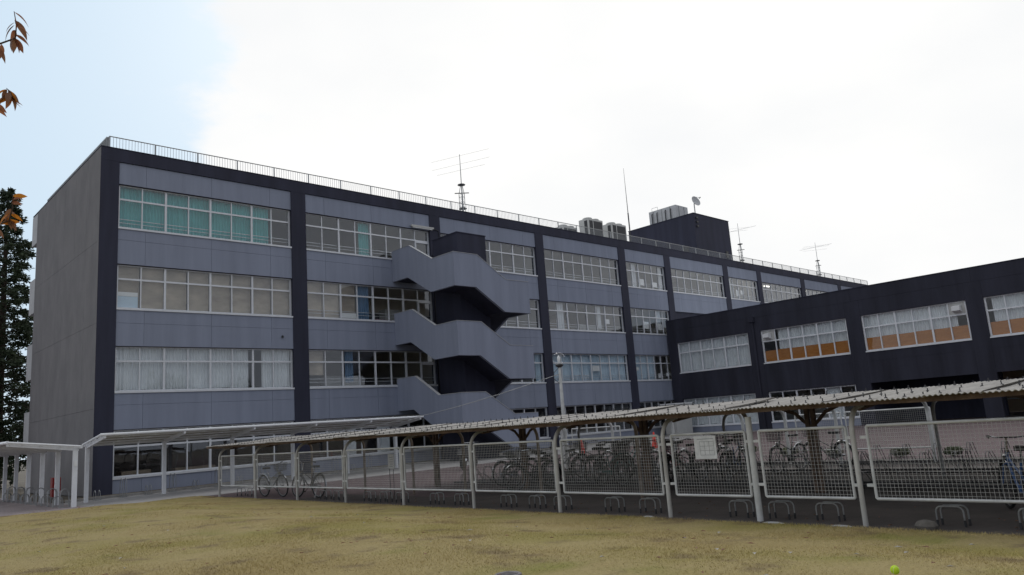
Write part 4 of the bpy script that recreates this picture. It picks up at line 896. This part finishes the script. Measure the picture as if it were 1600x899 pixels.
# shrubs
def leaf_cloud(mb, c, rad, n, size, seed, shape=1.0):
    g = random.Random(seed)
    for _ in range(n):
        while True:
            p = Vector((g.uniform(-1, 1), g.uniform(-1, 1), g.uniform(-1, 1)))
            if 0.25 < p.length < 1: break
        p = Vector((c[0]+p.x*rad[0], c[1]+p.y*rad[1], c[2]+p.z*rad[2]))
        a = Vector((g.gauss(0, 1), g.gauss(0, 1), g.gauss(0, 1))).normalized(); b = a.orthogonal().normalized(); s = size*g.uniform(0.6, 1.4)
        mb.add([p-a*s, p+b*s*0.45, p+a*s, p-b*s*0.45], [(0, 1, 2, 3)])
for i, (x, y, r, lab) in enumerate(((24.0, 12.3, 0.20, 'dark green low shrub left of the gate post'), (23.6, 10.6, 0.18, 'low round shrub behind the rusty forked column'), (22.9, 8.4, 0.18, 'low dark shrub between two white rear posts'), (22.8, 7.0, 0.17, 'small shrub beside the rear fence corner'), (25.5, 14.6, 0.23, 'wide low shrub behind the square notice'))):
    t = thing('shrub', lab, 'shrub', (x, y, 0), 0, 'low shrubs along the pink paving')
    MB().tube([(0, 0, 0), (0.03, 0, r*0.9)], [0.03, 0.015], 5).build('stem', 'bark', t)
    mb = MB(); leaf_cloud(mb, (0, 0, r*0.8), (r*1.5, r*1.5, r*0.7), 500, 0.045, i); mb.build('foliage', 'leaf_dark', t)
# lamp post with clear globe
t = thing('globe_lamp', 'white lamp post with a clear round globe before the main facade', 'street lamp', (19.38, 18.0, 0))
MB().tube([(0, 0, 0), (0, 0, 1.8), (0, 0, 3.55)], [0.075, 0.065, 0.048], 12).build('pole', 'fence_white', t, smooth=True)
MB().lathe([(0.05, 3.52), (0.13, 3.58), (0.14, 3.62), (0.09, 3.66)], 14).build('collar', 'dark_steel', t)
g = MB(); n = 14; g.lathe([(0.225*math.sin(math.pi*q/n)+0.001, 3.84-0.215*math.cos(math.pi*q/n)) for q in range(2, n+1)], 24); g.build('globe', 'globe_glass', t, smooth=True)
MB().lathe([(0.04, 3.64), (0.05, 3.75), (0.06, 3.88), (0.02, 3.95)], 10).build('bulb', 'paper', t, smooth=True)
MB().tube([(0.0, 0.0, 3.55), (-0.2, 0.1, 3.35), (-0.2, 0.12, 3.15), (0.02, -0.02, 2.9)], 0.010, 5).build('cable_loop', 'black_plastic', t)
# overhead cable from the lamp to the shelter roof
mb = MB(); pts = []
A_, B_ = Vector((19.36, 18.0, 3.30)), Vector((12.9, 24.5, 1.78))
for q in range(25):
    s = q/24; p = A_.lerp(B_, s); p.z -= 0.28*math.sin(math.pi*s); pts.append(p)
tag(mb.tube(pts, 0.011, 5).build('overhead_cable', 'galvanised'), 'thin grey cable hanging from the globe lamp to the shelter roof', 'cable')

# ------------------------------------------------------------------ white cantilever canopies
def canopy(name, label, loc, rz, length, nbay, drop=2.02, rise=2.32, reach=2.15):
    """posts along local x at y=0; roof rises towards local -y"""
    t = thing(name, label, 'canopy', loc, rz, 'white cantilever bicycle canopies'); st = length/nbay
    for q in range(nbay+1):
        x = q*st; MB().box(x-0.06, x+0.06, -0.07, 0.07, 0, drop).build('post', 'white_steel', t)
        MB().add([(x-0.035, 0.10, drop-0.10), (x+0.035, 0.10, drop-0.10), (x+0.035, -reach, rise-0.09), (x-0.035, -reach, rise-0.09), (x-0.035, 0.10, drop+0.06), (x+0.035, 0.10, drop+0.06), (x+0.035, -reach, rise+0.0), (x-0.035, -reach, rise+0.0)],
                 [(0, 3, 2, 1), (4, 5, 6, 7), (0, 1, 5, 4), (1, 2, 6, 5), (2, 3, 7, 6), (3, 0, 4, 7)]).build('arm', 'white_steel', t)
    MB().tube([(-0.15, -reach, rise+0.035), (length+0.15, -reach, rise+0.035)], 0.05, 8).build('front_gutter', 'white_steel', t)
    MB().box(-0.15, length+0.15, 0.10, 0.18, drop-0.02, drop+0.08).build('back_gutter', 'white_steel', t)
    for x in (-0.13, length+0.13): MB().tube([(x, 0.12, drop+0.05), (x, -reach, rise+0.035)], 0.04, 6).build('edge_trim', 'white_steel', t)
    for f in (0.28, 0.55, 0.8):
        y = 0.1-(reach+0.1)*f; z = drop+(rise-drop)*f+0.02; MB().box(-0.1, length+0.1, y-0.02, y+0.02, z-0.03, z+0.025).build('purlin', 'white_steel', t)
    ns = nbay*3
    for q in range(ns):
        a = length*q/ns+0.012; b = length*(q+1)/ns-0.012
        MB().add([(a, 0.10, drop+0.065), (b, 0.10, drop+0.065), (b, -reach+0.04, rise+0.03), (a, -reach+0.04, rise+0.03), (a, 0.10, drop+0.072), (b, 0.10, drop+0.072), (b, -reach+0.04, rise+0.037), (a, -reach+0.04, rise+0.037)],
                 [(0, 3, 2, 1), (4, 5, 6, 7), (0, 1, 5, 4), (1, 2, 6, 5), (2, 3, 7, 6), (3, 0, 4, 7)]).build('roof_panel', 'polycarbonate', t)
    return t
canopy('bicycle_canopy', 'long white cantilever canopy in front of the ground floor windows', (7.95, 31.35, 0), 0, 13.6, 5)
c1 = canopy('bicycle_canopy', 'white cantilever canopy at the far left beside the end wall', (7.1, 29.45, 0), math.pi/2, 11.6, 5, 1.96, 2.24, 2.0)
c1.rotation_euler = (0, 0, math.pi/2); 
# local -y becomes +x when turned by 90 degrees: mirror so that the roof reaches to -x
c1.scale = (1, -1, 1)
lbox('meter_box', c1, -0.09, -0.061, -0.05, 0.05, 1.35, 1.55, 'paper')
# hoops below the canopies
def hoop_pair(loc, rz, h, label, grp):
    t = thing('bicycle_rack', label, 'bicycle rack', loc, rz, grp)
    for q in range(2):
        mb = MB(); mb.tube([(0.15*q, 0, 0), (0.15*q, 0, h-0.12), (0.15*q+0.0, -0.05, h-0.03), (0.15*q, -0.14, h), (0.15*q, -0.24, h-0.05), (0.15*q, -0.28, h-0.15), (0.15*q, -0.28, 0)], 0.013, 6); mb.build('hoop', 'galvanised', t, smooth=True)
    lbox('base_rail', t, -0.05, 0.2, -0.3, 0.02, 0, 0.02, 'galvanised')
for q in range(14):
    hoop_pair((8.45+q*0.92, 32.3, 0.0), 0.0, 0.36 if q % 2 == 0 else 0.72, '%s double hoop rack, %s from the left under the long canopy' % ('low' if q % 2 == 0 else 'tall', NUM[q]), 'hoop racks below the long canopy')
for q in range(12):
    hoop_pair((6.75, 29.7+q*0.85, 0.0), math.pi/2, 0.36 if q % 2 else 0.62, '%s hoop rack, %s from the near end under the far left canopy' % ('low' if q % 2 else 'tall', NUM[q]), 'hoop racks below the left canopy')

# ------------------------------------------------------------------ things at the far left
t = thing('extinguisher_box', 'red box standing beside the end wall behind the left canopy', 'red box', (8.35, 37.6, 0))
MB().box(-0.16, 0.16, -0.16, 0.16, 0.05, 0.85).build('cabinet', 'red_paint', t); lbox('plinth', t, -0.14, 0.14, -0.14, 0.14, 0, 0.05, 'kerb'); lbox('door_panel', t, -0.12, 0.12, -0.172, -0.161, 0.15, 0.78, 'red_paint')
t = thing('parked_car', 'white car parked behind the far left canopy', 'car', (5.9, 58.0, 0), R(10))
MB().prism([(-2.0, 0.3), (-2.0, 0.85), (-1.2, 0.95), (-0.6, 1.42), (0.9, 1.45), (1.7, 0.95), (2.05, 0.8), (2.05, 0.3)], 'y', -0.8, 0.8).build('body', 'car_white', t)
for s in (-1, 1):
    MB().prism([(-1.05, 0.97), (-0.55, 1.36), (0.85, 1.38), (1.5, 0.97)], 'y', s*0.805-0.004, s*0.805+0.004).build('side_window', 'black_plastic', t)
    for x in (-1.25, 1.3):
        w_ = MB().lathe([(0.32, -0.1), (0.32, 0.1)], 20).build('wheel', 'rubber', t); w_.rotation_euler = (R(90), 0, 0); w_.location = (x, s*0.76, 0.32)
    lbox('headlight', t, -2.02, -1.995, s*0.55-0.18, s*0.55+0.18, 0.62, 0.78, 'paper')
t = thing('background_house', 'pale house with blue grey roof far behind the left canopy', 'house', (4.5, 85, 0), 0.1)
MB().box(-7, 6, 0, 8, 0, 4.0).build('wall', 'house_wall', t); MB().prism([(-0.6, 4.0), (8.6, 4.0), (4.0, 6.2)], 'x', -7.5, 6.5).build('roof', 'house_roof', t)
for q in range(4): o = lbox('window', t, -5.5+q*2.8, -4.0+q*2.8, -0.05, -0.001, 1.2, 2.6, 'black_plastic'); lbox('window_frame', t, -5.6+q*2.8, -3.9+q*2.8, -0.03, -0.0005, 1.1, 2.7, 'paper')

# ------------------------------------------------------------------ trees
def conifer(loc, h, spread, label, seed, n_br=120, dens=26):
    g = random.Random(seed); t = thing('cedar_tree', label, 'tree', loc, g.uniform(0, 6), 'trees beside the end wall')
    MB().tube([(0, 0, 0), (0.05, 0, h*0.5), (0.0, 0.05, h)], [0.32, 0.2, 0.03], 8).build('trunk', 'bark', t)
    lv = MB(); br = MB()
    for q in range(n_br):
        f = (q+g.random())/n_br; z = h*(0.06+0.93*f); ln = spread*(1-f)**0.75*g.uniform(0.55, 1.1)+0.25; a = q*2.399+g.uniform(-0.4, 0.4); dr = g.uniform(-0.25, 0.05)
        d = Vector((math.cos(a), math.sin(a), 0)); br.tube([(0, 0, z), tuple(d*ln*0.5+Vector((0, 0, z+ln*0.08))), tuple(d*ln+Vector((0, 0, z+ln*dr)))], [0.05*(1-f)+0.012, 0.03, 0.008], 4)
        m_ = int(dens*(0.4+ln/spread))
        for k in range(m_):
            s = g.uniform(0.15, 1.0)**0.7; p = d*ln*s+Vector((0, 0, z+ln*(0.08*math.sin(s*3)+dr*s*s)))
            wv = 0.42*(1.15-s)*ln*0.55; p += Vector((-d.y, d.x, 0))*g.gauss(0, wv)+Vector((0, 0, g.gauss(-0.04, 0.09)))
            for _ in range(4):
                e = (d*g.uniform(0, 1.0)+Vector((g.gauss(0, 0.7), g.gauss(0, 0.7), g.gauss(-0.1, 0.4)))).normalized(); b = e.orthogonal().normalized(); L = g.uniform(0.14, 0.32); wd = L*0.22
                lv.add([p, p+e*L*0.5+b*wd, p+e*L, p+e*L*0.5-b*wd], [(0, 1, 2, 3)])
    br.build('branches', 'bark', t); lv.build('crown', 'needle', t)
conifer((9.0, 55, 0), 18.9, 3.8, 'tall dark conifer standing behind the left end wall', 4, 165, 66)
conifer((5.6, 52, 0), 11.5, 3.4, 'shorter dark conifer at the left edge below the tall one', 5, 150, 60)
conifer((8.0, 66, 0), 8.0, 4.0, 'low broad conifer behind the left canopy', 6, 110, 36)
def broadleaf(loc, h, label, seed):  # unseen row implied by mirrored trees, placed to darken reflections and lower facade
    g = random.Random(seed); t = thing('unseen_tree', label, 'tree', loc, g.uniform(0, 6), 'unseen trees added across the yard from the school')
    MB().tube([(0, 0, -0.1), (0.1, 0.05, h*0.3), (0.0, 0.1, h*0.55)], [0.26, 0.19, 0.12], 8).build('trunk', 'bark', t, smooth=True)
    lv = MB()
    for q in range(13):
        a = q*2.4+g.uniform(-.3, .3); rr = h*g.uniform(0.16, 0.34)*(1.1-q/18); z = h*(0.42+0.5*q/13)
        e = Vector((math.cos(a)*rr, math.sin(a)*rr, z)); MB().tube([(0.05, 0.05, h*0.3+z*0.25), tuple(e*0.6+Vector((0, 0, z*0.3))), tuple(e)], [0.08, 0.05, 0.02], 5).build('limb', 'bark', t)
        leaf_cloud(lv, tuple(e), (h*0.17, h*0.17, h*0.12), 420, 0.11, seed*31+q)
    lv.build('crown', 'leaf_dark', t)
for q, (x, y, h) in enumerate(((12, -17, 9), (18, -19, 10), (24.5, -17, 9.5), (31, -19.5, 10.5), (38, -18, 9.5), (5, -19, 10), (-3, -16, 9.5), (-12, -12, 10), (-17, -3, 9))):
    broadleaf((x, y, -0.03), h, 'unseen dark broadleaf tree added across the yard from the school, %s in its row' % NUM[q], 40+q)
# cherry tree whose twigs reach into the frame at the left
def px_point(px, py, dist):
    f = 1173.147; d = fw+rt*((px-800)/f)-up*((py-449.5)/f); return Vector((0, 0, CAM_H))+d*dist
CH = thing('cherry_tree', 'cherry tree with red and orange autumn leaves reaching in at the left edge', 'tree')
base = px_point(-420, 600, 4.7); base = Vector((base.x, base.y, lawn_h(base.x, base.y)))
top = base+Vector((0.1, 0.1, 2.0))
MB().tube([base-Vector((0, 0, 0.1)), base+Vector((0.03, 0.02, 1.0)), top], [0.13, 0.10, 0.085], 10).build('trunk', 'bark', CH, smooth=True)
CL = [((22, 18), (24, 60), 4.6, ['leaf_brown', 'leaf_red'], 16, 0.11), ((10, 138), (18, 150), 4.5, ['leaf_red', 'leaf_orange', 'leaf_brown'], 16, 0.10), ((20, 304), (14, 345), 4.3, ['leaf_red', 'leaf_orange', 'leaf_brown', 'leaf_orange', 'leaf_brown'], 26, 0.075)]
def leaf_mesh(mt):
    mb = MB(); n = 8; vs = []; fs = []
    for q in range(n+1):
        s = q/n; wd = 0.19*math.sin(math.pi*s**0.8)**1.0*(1-0.25*s); z = 0.10*math.sin(s*2.6)
        vs += [(s, -wd, z+0.28*wd), (s, 0, z), (s, wd, z+0.28*wd)]
    for q in range(n):
        for c in range(2): a = q*3+c; fs.append((a, a+1, a+4, a+3))
    return MB().add(vs, fs).mesh('leaf', mt, True)
LM = {k: leaf_mesh(k) for k in ('leaf_red', 'leaf_orange', 'leaf_brown')}
g = random.Random(21)
for (p0, p1, dist, mts, n, sz) in CL:
    tip = px_point(*p0, dist); bot = px_point(*p1, dist); root = px_point(-120, p1[1]+60, dist*1.02)
    MB().tube([top, (top+root)/2+Vector((0, 0, 0.15)), root], [0.05, 0.035, 0.02], 7).build('limb', 'bark', CH, smooth=True)
    MB().tube([root, (root+bot)/2+Vector((0, 0, 0.02)), bot, (bot+tip)/2+rt*0.01, tip], [0.012, 0.007, 0.005, 0.004, 0.002], 5).build('twig', 'bark', CH)
    for q in range(n):
        s = g.random(); at = bot.lerp(tip, s) if q % 3 else root.lerp(bot, 0.75+0.25*s)
        o = link('leaf', LM[mts[q % len(mts)]], CH); d = (rt*g.uniform(-0.6, 0.9)-up*g.uniform(0.35, 1.2)+fw*g.uniform(-0.5, 0.5)).normalized()
        if p0[1] == 304 and s > 0.6: d = (rt*g.uniform(0.3, 1)+up*g.uniform(-0.4, 0.3)).normalized()
        o.matrix_world = Matrix.Translation(at) @ d.to_track_quat('X', 'Z').to_matrix().to_4x4() @ Matrix.Rotation(g.uniform(-1.2, 1.2), 4, 'X') @ Matrix.Scale(sz*g.uniform(0.75, 1.2), 4)

# ------------------------------------------------------------------ small things on the lawn
t = thing('tennis_ball', 'bright yellow green tennis ball lying on the lawn', 'ball', (6.2, 2.45, 0)); t.location.z = lawn_h(6.2, 2.45)+0.03
g = MB(); n = 16; g.lathe([(0.0335*math.sin(math.pi*q/n)+1e-5, 0.0335-0.0335*math.cos(math.pi*q/n)) for q in range(n+1)], 24); g.build('felt', 'ball_felt', t, smooth=True)
pts = []
for q in range(41):
    a = 2*math.pi*q/40; p = Vector((math.cos(a)+0.36*math.cos(3*a), math.sin(a)-0.36*math.sin(3*a), 0.95*math.sin(2*a))).normalized()*0.0334; pts.append((p.x, p.y, p.z+0.0335))
MB().tube(pts, 0.0011, 4).build('seam', 'ball_seam', t)
pc = px_point(794, 903, 5.0); k = (CAM_H-0.345)/(CAM_H-pc.z); pc = Vector((pc.x*k, pc.y*k, 0))
t = thing('drain_cover', 'round dark iron cover set in the lawn at the bottom edge', 'manhole cover', (pc.x, pc.y, lawn_h(pc.x, pc.y)))
MB().lathe([(0.125, -0.05), (0.125, 0.012), (0.115, 0.018), (0.10, 0.014)], 28).build('lid', 'iron', t, smooth=True)
g = MB()
for q in range(5): g.box(-0.07, 0.07, -0.062+q*0.03, -0.05+q*0.03, 0.0145, 0.020)
g.build('tread_bars', 'iron', t)
t = MB(); t.lathe([(0.02, -0.02), (0.11, 0.0), (0.13, 0.06), (0.10, 0.11), (0.03, 0.13)], 9); o = t.build('stone', 'stone'); o.location = (10.55, 3.7, 0.0); o.scale = (0.8, 1.1, 1); tag(o, 'lone grey stone on the kerb between lawn and hoop racks', 'stone')
g = random.Random(5); lf = MB()
for q in range(170):
    x, y = g.uniform(1.5, 10.2), g.uniform(1.5, 24)
    if y/x > 5: continue
    z = lawn_h(x, y)+0.03; a = g.uniform(0, 6.28); s = g.uniform(0.025, 0.05); c, sn = math.cos(a)*s, math.sin(a)*s
    lf.add([(x-c, y-sn, z), (x-sn*0.5, y+c*0.5, z+0.012), (x+c, y+sn, z+0.004), (x+sn*0.5, y-c*0.5, z+0.014)], [(0, 1, 2, 3)])
tag(lf.build('fallen_leaves', 'leaf_brown', kind='stuff'), 'scattered small dry leaves lying on the lawn', 'leaves')
g = random.Random(9); lf = MB()
for q in range(40):
    x, y = g.uniform(2.5, 10.0), g.uniform(2, 16); z = lawn_h(x, y)+0.034; a = g.uniform(0, 6.28); s = g.uniform(0.025, 0.05); c, sn = math.cos(a)*s, math.sin(a)*s
    lf.add([(x-c, y-sn, z), (x-sn*0.5, y+c*0.5, z+0.01), (x+c, y+sn, z+0.003), (x+sn*0.5, y-c*0.5, z+0.012)], [(0, 1, 2, 3)])
tag(lf.build('pale_fallen_leaves', 'slate_sheet', kind='stuff'), 'a few pale bleached leaves on the lawn', 'leaves')


g = random.Random(31); lf = MB()
for q in range(160):
    x, y = 10.5+abs(g.gauss(0, 1.0)), g.uniform(1.5, 22); z = 0.003; a = g.uniform(0, 6.28); k = g.uniform(0.015, 0.04); c, sn = math.cos(a)*k, math.sin(a)*k
    lf.add([(x-c, y-sn, z), (x-sn*0.5, y+c*0.5, z+0.012), (x+c, y+sn, z+0.004), (x+sn*0.5, y-c*0.5, z+0.010)], [(0, 1, 2, 3)])
tag(lf.build('leaf_litter', 'leaf_brown', kind='stuff'), 'dry leaf litter on the dark ground under the front shelter', 'leaves')
for x, y, k, lab in ((10.47, 5.75, 0.9, 'flat pale stone fragment at the lawn edge near the gate post'), (10.46, 4.75, 0.8, 'flat pale stone fragment at the lawn edge left of the thick post'), (10.5, 8.0, 0.6, 'small flat pale stone at the lawn edge before the grey notice')):
    mb = MB(); mb.lathe([(0.03, -0.01), (0.09, 0.0), (0.10, 0.02), (0.05, 0.04)], 8); o = mb.build('stone_fragment', 'pale_concrete'); o.location = (x, y, 0.0); o.scale = (0.5*k, 2.0*k, 0.8); tag(o, lab, 'stone', 'pale stone fragments along the lawn edge')
